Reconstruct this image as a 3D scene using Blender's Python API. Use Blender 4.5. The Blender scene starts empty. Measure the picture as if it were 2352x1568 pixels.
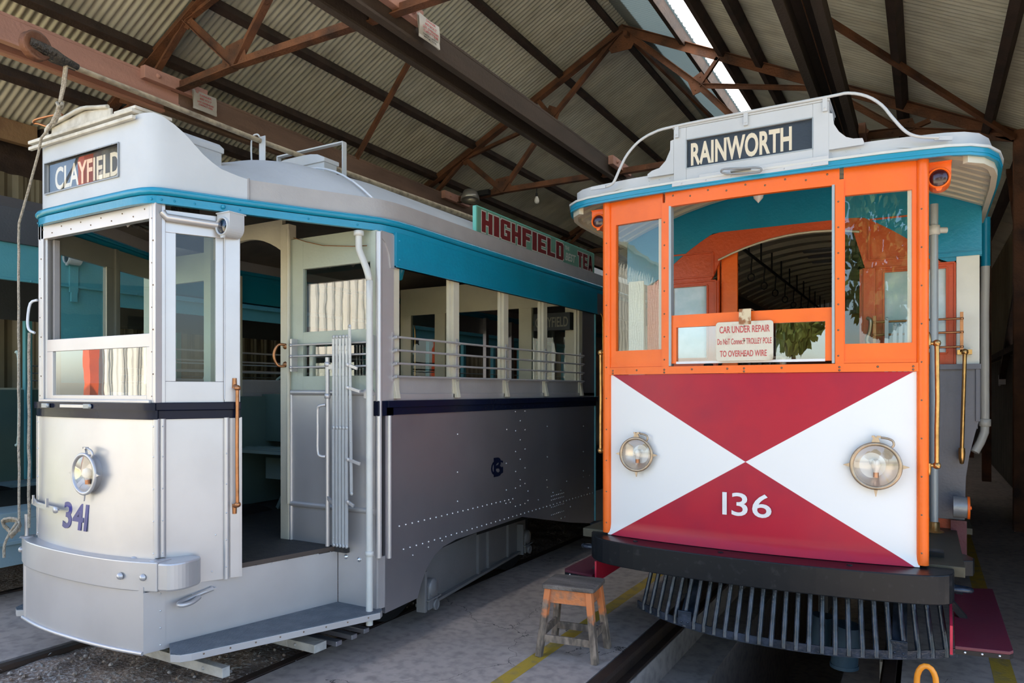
import bpy, bmesh, math, random
from mathutils import Vector, Matrix
R = math.radians
random.seed(7)
SC = bpy.context.scene
COL = SC.collection
# ------------------------------------------------------------------ camera, sky, sun, exposure
cd = bpy.data.cameras.new('camera')
cam = bpy.data.objects.new('camera', cd)
COL.objects.link(cam)
cam.location = (0, 0, 1.65)
cam.rotation_euler = (R(90), 0, R(29.85))
cd.sensor_width = 36
cd.lens = 25.316
cd.shift_y = 0.048
cd.clip_end = 500
SC.camera = cam
SC.view_settings.view_transform = 'Standard'
SC.view_settings.look = 'None'
SC.view_settings.gamma = 1
SC.view_settings.exposure = 0.72
w = bpy.data.worlds.new('sky')
SC.world = w
w.use_nodes = True
nt = w.node_tree
sky = nt.nodes.new('ShaderNodeTexSky')
sky.sky_type = 'NISHITA'
sky.sun_disc = False
sky.sun_elevation = R(48)
sky.sun_rotation = R(-25)
sky.air_density = 1.0
sky.dust_density = 2.0
nt.links.new(sky.outputs[0], nt.nodes['Background'].inputs[0])
nt.nodes['Background'].inputs[1].default_value = 0.42
sl = bpy.data.lights.new('sun', 'SUN')
sl.energy = 13.0
sl.angle = R(0.6)
sl.color = (1.0, 0.93, 0.82)
so = bpy.data.objects.new('sun', sl)
COL.objects.link(so)
so.rotation_euler = Vector((0.42, 0.62, 1.0)).to_track_quat('Z', 'Y').to_euler()   # high, from beyond the shed
SC.cycles.max_bounces = 10
SC.cycles.diffuse_bounces = 6
SC.cycles.glossy_bounces = 5
SC.cycles.transmission_bounces = 8
SC.cycles.transparent_max_bounces = 16
SC.cycles.sample_clamp_indirect = 8
SC.cycles.caustics_reflective = False
SC.cycles.caustics_refractive = False

# ------------------------------------------------------------------ materials
def new_mat(name):
    m = bpy.data.materials.new(name)
    m.use_nodes = True
    return m, m.node_tree, m.node_tree.nodes['Principled BSDF']

def noise_fac(nt, scale, detail=4, lo=0.35, hi=0.65, stretch=None):
    tc = nt.nodes.new('ShaderNodeTexCoord')
    n = nt.nodes.new('ShaderNodeTexNoise')
    n.inputs['Scale'].default_value = scale
    n.inputs['Detail'].default_value = detail
    if stretch:
        mp = nt.nodes.new('ShaderNodeMapping')
        mp.inputs['Scale'].default_value = stretch
        nt.links.new(tc.outputs['Object'], mp.inputs[0])
        nt.links.new(mp.outputs[0], n.inputs['Vector'])
    else:
        nt.links.new(tc.outputs['Object'], n.inputs['Vector'])
    mr = nt.nodes.new('ShaderNodeMapRange')
    mr.inputs[1].default_value = lo
    mr.inputs[2].default_value = hi
    nt.links.new(n.outputs[0], mr.inputs[0])
    return n, mr

def paint(name, col, rough=0.35, metal=0.0, col2=None, scale=6, mix=0.5, bump=0.02, bscale=60, lo=0.4, hi=0.7, stretch=None, spec=0.5, coat=0.0):
    m, nt, b = new_mat(name)
    n, mr = noise_fac(nt, scale, 5, lo, hi, stretch)
    mx = nt.nodes.new('ShaderNodeMix')
    mx.data_type = 'RGBA'
    c2 = col2 if col2 else tuple(c * 0.82 for c in col)
    mx.inputs[6].default_value = (*col, 1)
    mx.inputs[7].default_value = (*c2, 1)
    mu = nt.nodes.new('ShaderNodeMath')
    mu.operation = 'MULTIPLY'
    mu.inputs[1].default_value = mix
    nt.links.new(mr.outputs[0], mu.inputs[0])
    nt.links.new(mu.outputs[0], mx.inputs[0])
    nt.links.new(mx.outputs[2], b.inputs['Base Color'])
    b.inputs['Roughness'].default_value = rough
    b.inputs['Metallic'].default_value = metal
    b.inputs['Specular IOR Level'].default_value = spec
    if coat:
        b.inputs['Coat Weight'].default_value = coat
        b.inputs['Coat Roughness'].default_value = 0.12
    if bump:
        n2 = nt.nodes.new('ShaderNodeTexNoise')
        n2.inputs['Scale'].default_value = bscale
        n2.inputs['Detail'].default_value = 3
        tc = nt.nodes.new('ShaderNodeTexCoord')
        nt.links.new(tc.outputs['Object'], n2.inputs['Vector'])
        bp = nt.nodes.new('ShaderNodeBump')
        bp.inputs['Strength'].default_value = 0.6
        bp.inputs['Distance'].default_value = bump * 0.1
        nt.links.new(n2.outputs[0], bp.inputs['Height'])
        nt.links.new(bp.outputs[0], b.inputs['Normal'])
    return m

def glass_mat(name, tint=(0.86, 0.93, 0.91), boost=1.0, ior=1.5, rough=0.0, wobble=0.004):
    m = bpy.data.materials.new(name)
    m.use_nodes = True
    nt = m.node_tree
    nt.nodes.clear()
    out = nt.nodes.new('ShaderNodeOutputMaterial')
    tr = nt.nodes.new('ShaderNodeBsdfTransparent')
    tr.inputs[0].default_value = (*tint, 1)
    gl = nt.nodes.new('ShaderNodeBsdfGlossy')
    gl.inputs['Roughness'].default_value = rough
    gl.inputs[0].default_value = (1, 1, 1, 1)
    fr = nt.nodes.new('ShaderNodeFresnel')
    fr.inputs[0].default_value = ior
    mu = nt.nodes.new('ShaderNodeMath')
    mu.operation = 'MULTIPLY'
    mu.use_clamp = True
    mu.inputs[1].default_value = boost
    mx = nt.nodes.new('ShaderNodeMixShader')
    nt.links.new(fr.outputs[0], mu.inputs[0])
    ge = nt.nodes.new('ShaderNodeNewGeometry')
    iv = nt.nodes.new('ShaderNodeMath'); iv.operation = 'SUBTRACT'; iv.inputs[0].default_value = 1.0; nt.links.new(ge.outputs['Backfacing'], iv.inputs[1])
    m2_ = nt.nodes.new('ShaderNodeMath'); m2_.operation = 'MULTIPLY'; nt.links.new(mu.outputs[0], m2_.inputs[0]); nt.links.new(iv.outputs[0], m2_.inputs[1])
    nt.links.new(m2_.outputs[0], mx.inputs[0])
    nt.links.new(tr.outputs[0], mx.inputs[1])
    nt.links.new(gl.outputs[0], mx.inputs[2])
    nt.links.new(mx.outputs[0], out.inputs[0])
    n2 = nt.nodes.new('ShaderNodeTexNoise')
    n2.inputs['Scale'].default_value = 5
    tc = nt.nodes.new('ShaderNodeTexCoord')
    nt.links.new(tc.outputs['Object'], n2.inputs['Vector'])
    bp = nt.nodes.new('ShaderNodeBump')
    bp.inputs['Strength'].default_value = 0.5
    bp.inputs['Distance'].default_value = wobble
    nt.links.new(n2.outputs[0], bp.inputs['Height'])
    nt.links.new(bp.outputs[0], gl.inputs['Normal'])
    return m

M = {}
M['silver'] = paint('silver paint', (0.56, 0.545, 0.55), 0.38, 0.5, (0.49, 0.475, 0.48), 3, 0.7, 0.008, 12)
M['silver_shaded'] = paint('shaded silver paint', (0.40, 0.39, 0.42), 0.34, 0.75, (0.33, 0.32, 0.36), 2, 0.7, 0.01, 10)  # silver paint darkened to stand for the low light along the tram side
M['roofgrey'] = paint('roof grey paint', (0.52, 0.54, 0.565), 0.5, 0.0, (0.43, 0.45, 0.47), 2.5, 0.7, 0.03, 20)
M['lidwhite'] = paint('aged cream timber', (0.62, 0.58, 0.50), 0.55, 0, (0.40, 0.36, 0.29), 14, 0.8, 0.05, 50)
M['bandgrey'] = paint('fascia grey paint', (0.38, 0.36, 0.355), 0.45, 0.1)
M['teal'] = paint('teal paint', (0.003, 0.25, 0.41), 0.33, 0.0, (0.003, 0.21, 0.34), 4, 0.6, 0.03, 40, coat=0.2)
M['teal_light'] = paint('pale teal paint', (0.10, 0.36, 0.42), 0.4, 0.0, (0.08, 0.30, 0.36), 4, 0.6)
M['navy'] = paint('navy gloss', (0.006, 0.009, 0.028), 0.2, 0.0, (0.01, 0.012, 0.02), 4, 0.5, 0.01, 20, spec=0.16)
M['navytext'] = paint('navy lettering', (0.03, 0.035, 0.19), 0.3, 0.0, (0.05, 0.045, 0.26), 12, 0.8, 0)
M['cream'] = paint('cream paint', (0.60, 0.56, 0.44), 0.42, 0.0, (0.50, 0.46, 0.36), 5, 0.6)
M['palegreen'] = paint('pale green cab paint', (0.42, 0.47, 0.40), 0.4, 0.0, (0.36, 0.40, 0.34), 5, 0.6)
M['greendark'] = paint('interior green', (0.10, 0.16, 0.14), 0.45, 0.0)
M['darkceil'] = paint('dark brown ceiling', (0.16, 0.13, 0.10), 0.6, 0.0, (0.08, 0.06, 0.05), 4, 0.8)  # dark brown with darker mottling
M['orange'] = paint('orange paint', (0.88, 0.150, 0.012), 0.34, 0.0, (0.74, 0.12, 0.010), 5, 0.6, 0.03, 30, spec=0.4)
M['orangedark'] = paint('orange red paint', (0.62, 0.085, 0.018), 0.38, 0.0, (0.50, 0.065, 0.015), 5, 0.7, 0.04, 40)
M['brass'] = paint('brass', (0.55, 0.33, 0.12), 0.32, 0.9, (0.35, 0.20, 0.08), 20, 0.8, 0.02)
M['copper'] = paint('worn copper', (0.45, 0.20, 0.09), 0.34, 0.85, (0.28, 0.14, 0.07), 25, 0.8, 0.02)
M['nickel'] = paint('aged nickel', (0.44, 0.35, 0.26), 0.36, 0.7, (0.30, 0.23, 0.16), 25, 0.7, 0.01)
M['chrome'] = paint('bright reflector', (0.74, 0.66, 0.58), 0.38, 0.7, None, 8, 0.2, 0)
M['steelgrey'] = paint('grey steel', (0.30, 0.32, 0.34), 0.4, 0.4)
M['polegrey'] = paint('grey pole paint', (0.36, 0.40, 0.42), 0.35, 0.1)
M['screw'] = paint('screw head', (0.22, 0.15, 0.10), 0.4, 0.6, None, 40, 0.5, 0)
M['rivet'] = paint('rivet', (0.75, 0.76, 0.78), 0.22, 0.8, None, 40, 0.3, 0)
M['blackpaint'] = paint('black bumper paint', (0.008, 0.010, 0.013), 0.3, 0.0, (0.03, 0.032, 0.036), 26, 0.6, 0.02, 12, lo=0.6, hi=0.75, spec=0.22)
M['fender'] = paint('blue black iron', (0.016, 0.024, 0.036), 0.25, 0.2, (0.05, 0.065, 0.10), 15, 0.8, 0.03, 60)
M['dark'] = paint('dark undergear', (0.012, 0.012, 0.013), 0.6, 0.2)
M['blackbox'] = paint('matte black', (0.004, 0.004, 0.004), 0.8, 0.0)
M['maroonstep'] = paint('dark red step board', (0.10, 0.010, 0.026), 0.45, 0.0, (0.09, 0.012, 0.03), 8, 0.8)
M['redstep'] = paint('bright red step edge', (0.55, 0.02, 0.06), 0.4)
M['floorgreen'] = paint('dark lino', (0.045, 0.042, 0.025), 0.5, 0, (0.03, 0.03, 0.02), 9, 0.8)
M['platfloor'] = paint('worn platform mat', (0.030, 0.030, 0.034), 0.6, 0, (0.06, 0.055, 0.05), 18, 0.8, 0.15, 120)
M['rubberstep'] = paint('blue grey step rubber', (0.075, 0.095, 0.12), 0.5, 0, (0.13, 0.15, 0.17), 14, 0.8, 0.1, 90)
M['rubberedge'] = paint('brown edge', (0.07, 0.05, 0.04), 0.6)
M['white'] = paint('white paint', (0.74, 0.76, 0.80), 0.35)
M['whitegrey'] = paint('off white pipe paint', (0.60, 0.60, 0.57), 0.35)
M['rope'] = paint('rope', (0.50, 0.44, 0.36), 0.9, 0, (0.30, 0.26, 0.20), 60, 0.9, 0.4, 150)
M['rust'] = paint('rusty steel', (0.19, 0.075, 0.035), 0.7, 0.1, (0.06, 0.030, 0.020), 3.5, 1.0, 0.15, 40)
M['rustdark'] = paint('dark rusted purlin', (0.060, 0.036, 0.027), 0.75, 0.1, (0.03, 0.02, 0.017), 5, 1.0, 0.1, 40)
M['timber'] = paint('weathered trough timber', (0.20, 0.12, 0.085), 0.8, 0, (0.08, 0.05, 0.04), 4, 0.9, 0.15, 30, stretch=(1, 0.15, 1))
M['timberpink'] = paint('pinkish timber', (0.52, 0.27, 0.21), 0.7, 0, (0.38, 0.20, 0.16), 4, 0.9, 0.1, 30, stretch=(1, 0.15, 1))  # pinkish tone of one trough's front stretch and the nearer hanger blocks
M['timberdark'] = paint('dark trough timber', (0.07, 0.048, 0.036), 0.85, 0, (0.035, 0.026, 0.02), 4, 0.9, 0.1, 30, stretch=(1, 0.15, 1))
M['eavetimber_lit'] = paint('lit brown eave timber', (0.30, 0.18, 0.09), 0.8, 0, (0.20, 0.11, 0.06), 4, 0.9, 0.1, 30)
M['grime'] = paint('greasy black', (0.02, 0.017, 0.014), 0.5, 0.2, (0.08, 0.06, 0.04), 30, 0.6, 0.3, 80)
M['stoolorange'] = paint('worn orange stool paint', (0.62, 0.20, 0.065), 0.6, 0, (0.22, 0.14, 0.10), 9, 0.9, 0.1, 40, lo=0.5, hi=0.62)
M['stoolleg'] = paint('stool leg wood', (0.13, 0.095, 0.07), 0.75, 0, (0.30, 0.22, 0.16), 14, 0.9, 0.15, 40, lo=0.45, hi=0.65, stretch=(1, 1, 0.35))
M['stooltop'] = paint('stool seat wood', (0.19, 0.155, 0.13), 0.7, 0, (0.07, 0.055, 0.045), 12, 1.0, 0.2, 60, stretch=(0.3, 1, 1))
M['signcream'] = paint('aged cream board', (0.62, 0.58, 0.47), 0.5, 0, (0.36, 0.30, 0.20), 10, 0.9, 0.05, 40, lo=0.55, hi=0.8)
M['signred'] = paint('faded red lettering', (0.50, 0.055, 0.06), 0.5)
M['rustpatch'] = paint('rusted hook plate', (0.60, 0.50, 0.33), 0.6, 0.1, (0.28, 0.11, 0.04), 25, 1.0, 0.05, 40, lo=0.45, hi=0.55)
M['adgreen'] = paint('green enamel', (0.12, 0.27, 0.19), 0.4, 0, (0.10, 0.22, 0.16), 8, 0.6)
M['adgreenlight'] = paint('light green board edge', (0.16, 0.52, 0.42), 0.4)
M['admaroon'] = paint('maroon lettering', (0.15, 0.013, 0.015), 0.4)
M['adoutline'] = paint('pale outline', (0.50, 0.48, 0.42), 0.45)
M['blind'] = paint('black destination blind', (0.012, 0.018, 0.024), 0.5)
M['blindletter'] = paint('cream blind lettering', (0.78, 0.68, 0.50), 0.5, 0, None, 10, 0.2, 0)
M['blindletterdim'] = paint('dim blind lettering', (0.20, 0.19, 0.15), 0.6, 0, None, 10, 0.2, 0)
M['paper'] = paint('notice card', (0.45, 0.42, 0.37), 0.35, 0)
M['yellowline'] = paint('worn yellow line paint', (0.46, 0.30, 0.035), 0.7, 0, (0.25, 0.20, 0.10), 9, 0.9, 0.05, 60, lo=0.5, hi=0.7)
M['rail'] = paint('rusty rail', (0.10, 0.065, 0.05), 0.45, 0.6, (0.06, 0.045, 0.04), 6, 0.9)
M['hoop'] = paint('safety orange tube', (0.85, 0.30, 0.02), 0.35)
M['bluedrum'] = paint('dark blue drum', (0.03, 0.06, 0.09), 0.4, 0.2)
M['palewood'] = paint('pale painted slat', (0.52, 0.49, 0.45), 0.6, 0, (0.32, 0.29, 0.26), 10, 0.8, 0.1, 40)
M['darklens'] = paint('dark red lens', (0.035, 0.006, 0.010), 0.22, 0, None, 8, 0.2, 0, coat=0.5)
M['bluelens'] = paint('dark glossy lens', (0.004, 0.006, 0.02), 0.05, 0, None, 8, 0.2, 0, coat=1.0)
M['bulbglass'] = paint('frosted bulb', (0.75, 0.72, 0.68), 0.25, 0, None, 8, 0.2, 0)
M['seat'] = paint('pale green bench slats', (0.28, 0.38, 0.36), 0.4)
M['seatblue'] = paint('blue bench', (0.05, 0.09, 0.12), 0.5)
M['paleblue'] = paint('pale blue sill', (0.30, 0.42, 0.47), 0.45)
M['lamp'] = paint('lamp shell', (0.36, 0.35, 0.33), 0.3, 0.5)
M['outground'] = paint('sunlit gravel yard', (0.46, 0.39, 0.29), 0.9, 0, (0.36, 0.34, 0.20), 0.6, 0.8, 0.1, 5)
M['steeldark'] = paint('dark roof paint', (0.07, 0.075, 0.085), 0.5)
M['bark'] = paint('bark', (0.09, 0.07, 0.05), 0.9)
M['leaf'] = paint('leaves', (0.10, 0.15, 0.035), 0.6, 0, (0.20, 0.22, 0.05), 3, 0.9)
M['glass'] = glass_mat('window glass', (0.90, 0.95, 0.94), 0.95, wobble=0.0015)
M['glassclear'] = glass_mat('clear window glass', (0.95, 0.97, 0.97), 2.6, wobble=0.0012)
M['glassbright'] = glass_mat('streaked window glass', (0.88, 0.93, 0.92), 3.6, wobble=0.0004)
M['signglass'] = glass_mat('sign window glass', (0.97, 0.97, 0.97), 1.2, wobble=0.0003)
M['cabgrey'] = paint('cab olive grey', (0.20, 0.20, 0.16), 0.45)
M['oldpole'] = paint('worn pole', (0.34, 0.28, 0.19), 0.6, 0, (0.13, 0.10, 0.07), 18, 0.9, 0.1, 40)
M['slate'] = paint('slate grey sheet', (0.13, 0.135, 0.165), 0.4, 0.1)
M['pillarwhite'] = paint('white pillar paint', (0.78, 0.78, 0.70), 0.4)
M['gatepaint'] = paint('pale gate paint', (0.52, 0.53, 0.54), 0.4, 0.2)
M['axlegrey'] = paint('axle box grey', (0.17, 0.17, 0.175), 0.5, 0.2)
M['blindglass'] = glass_mat('sign glass', (0.97, 0.97, 0.97), 0.3, wobble=0.0)
M['lensglass'] = glass_mat('lamp glass', (0.95, 0.93, 0.90), 2.0, wobble=0.0)

def frosted():
    m, nt, b = new_mat('frosted glass')
    n, mr = noise_fac(nt, 9, 6, 0.35, 0.7)
    mx = nt.nodes.new('ShaderNodeMix'); mx.data_type = 'RGBA'
    mx.inputs[6].default_value = (0.42, 0.56, 0.60, 1); mx.inputs[7].default_value = (0.62, 0.70, 0.74, 1)
    nt.links.new(mr.outputs[0], mx.inputs[0]); nt.links.new(mx.outputs[2], b.inputs['Base Color'])
    b.inputs['Roughness'].default_value = 0.18
    b.inputs['Coat Weight'].default_value = 0.6
    return m
M['frosted'] = frosted()

def leg_mat():                        # orange paint worn off towards the feet
    m, nt, b = new_mat('worn painted leg')
    tc = nt.nodes.new('ShaderNodeTexCoord'); sp = nt.nodes.new('ShaderNodeSeparateXYZ'); nt.links.new(tc.outputs['Object'], sp.inputs[0])
    n, mr = noise_fac(nt, 14, 6, 0.3, 0.7)
    n2, mr2 = noise_fac(nt, 30, 5, 0.4, 0.65, (1, 1, 0.35))
    a = nt.nodes.new('ShaderNodeMath'); a.operation = 'MULTIPLY_ADD'; a.inputs[1].default_value = 0.16; nt.links.new(mr.outputs[0], a.inputs[0]); nt.links.new(sp.outputs[2], a.inputs[2])
    k = nt.nodes.new('ShaderNodeMapRange'); k.inputs[1].default_value = 0.33; k.inputs[2].default_value = 0.40; nt.links.new(a.outputs[0], k.inputs[0])
    w_ = nt.nodes.new('ShaderNodeMix'); w_.data_type = 'RGBA'; w_.inputs[6].default_value = (0.12, 0.09, 0.068, 1); w_.inputs[7].default_value = (0.32, 0.235, 0.175, 1); nt.links.new(mr2.outputs[0], w_.inputs[0])
    x = nt.nodes.new('ShaderNodeMix'); x.data_type = 'RGBA'; x.inputs[7].default_value = (0.66, 0.21, 0.07, 1); nt.links.new(k.outputs[0], x.inputs[0]); nt.links.new(w_.outputs[2], x.inputs[6]); nt.links.new(x.outputs[2], b.inputs['Base Color'])
    b.inputs['Roughness'].default_value = 0.7
    return m
M['stoolleg'] = leg_mat()

def dash_mat():                       # four painted triangles meeting at the middle of the dash: the paint scheme of the sheet
    m, nt, b = new_mat('crossed triangle paint')
    tc = nt.nodes.new('ShaderNodeTexCoord')
    sp = nt.nodes.new('ShaderNodeSeparateXYZ')
    nt.links.new(tc.outputs['Object'], sp.inputs[0])
    def math_(op, a, bb, clamp=False):
        k = nt.nodes.new('ShaderNodeMath'); k.operation = op; k.use_clamp = clamp
        for i, v in enumerate((a, bb)):
            if isinstance(v, (int, float)): k.inputs[i].default_value = v
            elif v is not None: nt.links.new(v, k.inputs[i])
        return k.outputs[0]
    dx = math_('DIVIDE', math_('ABSOLUTE', sp.outputs[0], None), 0.842)
    dz = math_('DIVIDE', math_('ABSOLUTE', math_('SUBTRACT', sp.outputs[2], 1.239), None), 0.508)
    d = math_('MULTIPLY', math_('SUBTRACT', dz, dx), 220.0)
    f = math_('ADD', d, 0.5, True)
    mx = nt.nodes.new('ShaderNodeMix'); mx.data_type = 'RGBA'
    n, mr = noise_fac(nt, 5, 5, 0.4, 0.75)
    c1 = nt.nodes.new('ShaderNodeMix'); c1.data_type = 'RGBA'
    c1.inputs[6].default_value = (0.40, 0.003, 0.028, 1); c1.inputs[7].default_value = (0.33, 0.003, 0.032, 1)
    nt.links.new(mr.outputs[0], c1.inputs[0])
    mx.inputs[6].default_value = (0.76, 0.775, 0.785, 1)
    nt.links.new(c1.outputs[2], mx.inputs[7])
    nt.links.new(f, mx.inputs[0]); nt.links.new(mx.outputs[2], b.inputs['Base Color'])
    b.inputs['Roughness'].default_value = 0.34
    b.inputs['Coat Weight'].default_value = 0.1
    b.inputs['Coat Roughness'].default_value = 0.15
    b.inputs['Specular IOR Level'].default_value = 0.25
    return m
M['dash'] = dash_mat()

def concrete():
    m, nt, b = new_mat('concrete')
    n, mr = noise_fac(nt, 1.3, 8, 0.3, 0.7)
    n3, mr3 = noise_fac(nt, 14, 8, 0.45, 0.7)
    mx = nt.nodes.new('ShaderNodeMix'); mx.data_type = 'RGBA'
    mx.inputs[6].default_value = (0.49, 0.41, 0.36, 1); mx.inputs[7].default_value = (0.36, 0.30, 0.265, 1)
    nt.links.new(mr.outputs[0], mx.inputs[0])
    m2 = nt.nodes.new('ShaderNodeMix'); m2.data_type = 'RGBA'
    m2.inputs[7].default_value = (0.14, 0.12, 0.11, 1)
    mu = nt.nodes.new('ShaderNodeMath'); mu.operation = 'MULTIPLY'; mu.inputs[1].default_value = 0.5
    nt.links.new(mr3.outputs[0], mu.inputs[0]); nt.links.new(mu.outputs[0], m2.inputs[0])
    nt.links.new(mx.outputs[2], m2.inputs[6])
    v = nt.nodes.new('ShaderNodeTexVoronoi'); v.feature = 'DISTANCE_TO_EDGE'; v.inputs['Scale'].default_value = 0.35
    tc = nt.nodes.new('ShaderNodeTexCoord')
    nw = nt.nodes.new('ShaderNodeTexNoise'); nw.inputs['Scale'].default_value = 2.2; nw.inputs['Detail'].default_value = 6
    nt.links.new(tc.outputs['Object'], nw.inputs['Vector'])
    va = nt.nodes.new('ShaderNodeVectorMath'); va.operation = 'SCALE'; va.inputs[3].default_value = 0.9
    nt.links.new(nw.outputs[1], va.inputs[0])
    vb = nt.nodes.new('ShaderNodeVectorMath'); vb.operation = 'ADD'
    nt.links.new(tc.outputs['Object'], vb.inputs[0]); nt.links.new(va.outputs[0], vb.inputs[1])
    nt.links.new(vb.outputs[0], v.inputs['Vector'])
    lt = nt.nodes.new('ShaderNodeMath'); lt.operation = 'LESS_THAN'; lt.inputs[1].default_value = 0.0009
    nt.links.new(v.outputs[0], lt.inputs[0])
    m3 = nt.nodes.new('ShaderNodeMix'); m3.data_type = 'RGBA'; m3.inputs[7].default_value = (0.07, 0.06, 0.055, 1)
    nt.links.new(lt.outputs[0], m3.inputs[0]); nt.links.new(m2.outputs[2], m3.inputs[6])
    nt.links.new(m3.outputs[2], b.inputs['Base Color'])
    b.inputs['Roughness'].default_value = 0.75
    bp = nt.nodes.new('ShaderNodeBump'); bp.inputs['Distance'].default_value = 0.004; bp.inputs['Strength'].default_value = 0.5
    nt.links.new(n3.outputs[0], bp.inputs['Height']); nt.links.new(bp.outputs[0], b.inputs['Normal'])
    return m
M['concrete'] = concrete()

def dirt():
    m, nt, b = new_mat('ballast dirt')
    n, mr = noise_fac(nt, 5, 10, 0.35, 0.65)
    n3, mr3 = noise_fac(nt, 45, 6, 0.5, 0.62)
    mx = nt.nodes.new('ShaderNodeMix'); mx.data_type = 'RGBA'
    mx.inputs[6].default_value = (0.38, 0.27, 0.20, 1); mx.inputs[7].default_value = (0.19, 0.13, 0.095, 1)
    nt.links.new(mr.outputs[0], mx.inputs[0])
    m2 = nt.nodes.new('ShaderNodeMix'); m2.data_type = 'RGBA'; m2.inputs[7].default_value = (0.50, 0.42, 0.36, 1)
    nt.links.new(mr3.outputs[0], m2.inputs[0]); nt.links.new(mx.outputs[2], m2.inputs[6])
    nt.links.new(m2.outputs[2], b.inputs['Base Color'])
    b.inputs['Roughness'].default_value = 0.95
    bp = nt.nodes.new('ShaderNodeBump'); bp.inputs['Distance'].default_value = 0.02; bp.inputs['Strength'].default_value = 0.9
    nt.links.new(n3.outputs[0], bp.inputs['Height']); nt.links.new(bp.outputs[0], b.inputs['Normal'])
    return m
M['dirt'] = dirt()

def sheet_mat(name, c1, c2, c3, metal=0.35, rough=0.5, axis=1, wid=0.76):   # each corrugated sheet weathered to its own tone
    m, nt, b = new_mat(name)
    tc = nt.nodes.new('ShaderNodeTexCoord')
    sp = nt.nodes.new('ShaderNodeSeparateXYZ'); nt.links.new(tc.outputs['Object'], sp.inputs[0])
    k = nt.nodes.new('ShaderNodeMath'); k.operation = 'DIVIDE'; k.inputs[1].default_value = wid
    nt.links.new(sp.outputs[axis], k.inputs[0])
    fl = nt.nodes.new('ShaderNodeMath'); fl.operation = 'FLOOR'; nt.links.new(k.outputs[0], fl.inputs[0])
    wn = nt.nodes.new('ShaderNodeTexWhiteNoise'); wn.noise_dimensions = '1D'; nt.links.new(fl.outputs[0], wn.inputs[1])
    mx = nt.nodes.new('ShaderNodeMix'); mx.data_type = 'RGBA'
    mx.inputs[6].default_value = (*c1, 1); mx.inputs[7].default_value = (*c2, 1)
    nt.links.new(wn.outputs[0], mx.inputs[0])
    n, mr = noise_fac(nt, 2.5, 8, 0.45, 0.75, (1, 1.6, 1))
    m2 = nt.nodes.new('ShaderNodeMix'); m2.data_type = 'RGBA'; m2.inputs[7].default_value = (*c3, 1)
    mu = nt.nodes.new('ShaderNodeMath'); mu.operation = 'MULTIPLY'; mu.inputs[1].default_value = 0.6
    nt.links.new(mr.outputs[0], mu.inputs[0]); nt.links.new(mu.outputs[0], m2.inputs[0]); nt.links.new(mx.outputs[2], m2.inputs[6])
    nt.links.new(m2.outputs[2], b.inputs['Base Color'])
    b.inputs['Metallic'].default_value = metal
    b.inputs['Roughness'].default_value = rough
    return m
M['iron'] = sheet_mat('corrugated iron', (0.70, 0.66, 0.53), (0.58, 0.57, 0.48), (0.38, 0.35, 0.27), 0.2, 0.42)
M['wallcream'] = sheet_mat('cream corrugated wall', (0.27, 0.22, 0.14), (0.23, 0.19, 0.12), (0.14, 0.11, 0.07), 0.0, 0.6)
M['walldark'] = sheet_mat('dim corrugated wall', (0.16, 0.15, 0.13), (0.12, 0.115, 0.10), (0.06, 0.055, 0.05), 0.1, 0.6)
M['wallwhite'] = sheet_mat('white corrugated wall', (0.80, 0.77, 0.68), (0.76, 0.73, 0.64), (0.66, 0.62, 0.52), 0.0, 0.6, axis=1)
M['grass'] = paint('sunlit grass', (0.22, 0.24, 0.07), 0.9, 0, (0.34, 0.30, 0.14), 0.8, 0.9, 0.1, 5)

def skylight_mat(name, tcol, mixf, base=None):
    m = bpy.data.materials.new(name)
    m.use_nodes = True
    nt = m.node_tree
    nt.nodes.clear()
    o = nt.nodes.new('ShaderNodeOutputMaterial')
    t = nt.nodes.new('ShaderNodeBsdfTranslucent'); t.inputs[0].default_value = (*tcol, 1)
    tr = nt.nodes.new('ShaderNodeBsdfTransparent' if not base else 'ShaderNodeBsdfDiffuse'); tr.inputs[0].default_value = (*(base or (0.95, 0.95, 0.92)), 1)
    mx = nt.nodes.new('ShaderNodeMixShader'); mx.inputs[0].default_value = mixf
    nt.links.new(t.outputs[0], mx.inputs[1]); nt.links.new(tr.outputs[0], mx.inputs[2]); nt.links.new(mx.outputs[0], o.inputs[0])
    return m
M['skylight'] = skylight_mat('translucent roof sheet', (0.95, 0.95, 0.92), 0.03)
M['glowsheet'] = skylight_mat('translucent blue glow sheet', (0.035, 0.05, 0.055), 0.6, (0.34, 0.38, 0.38))  # roof strip made translucent blue to give the glow beside the skylight

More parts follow.
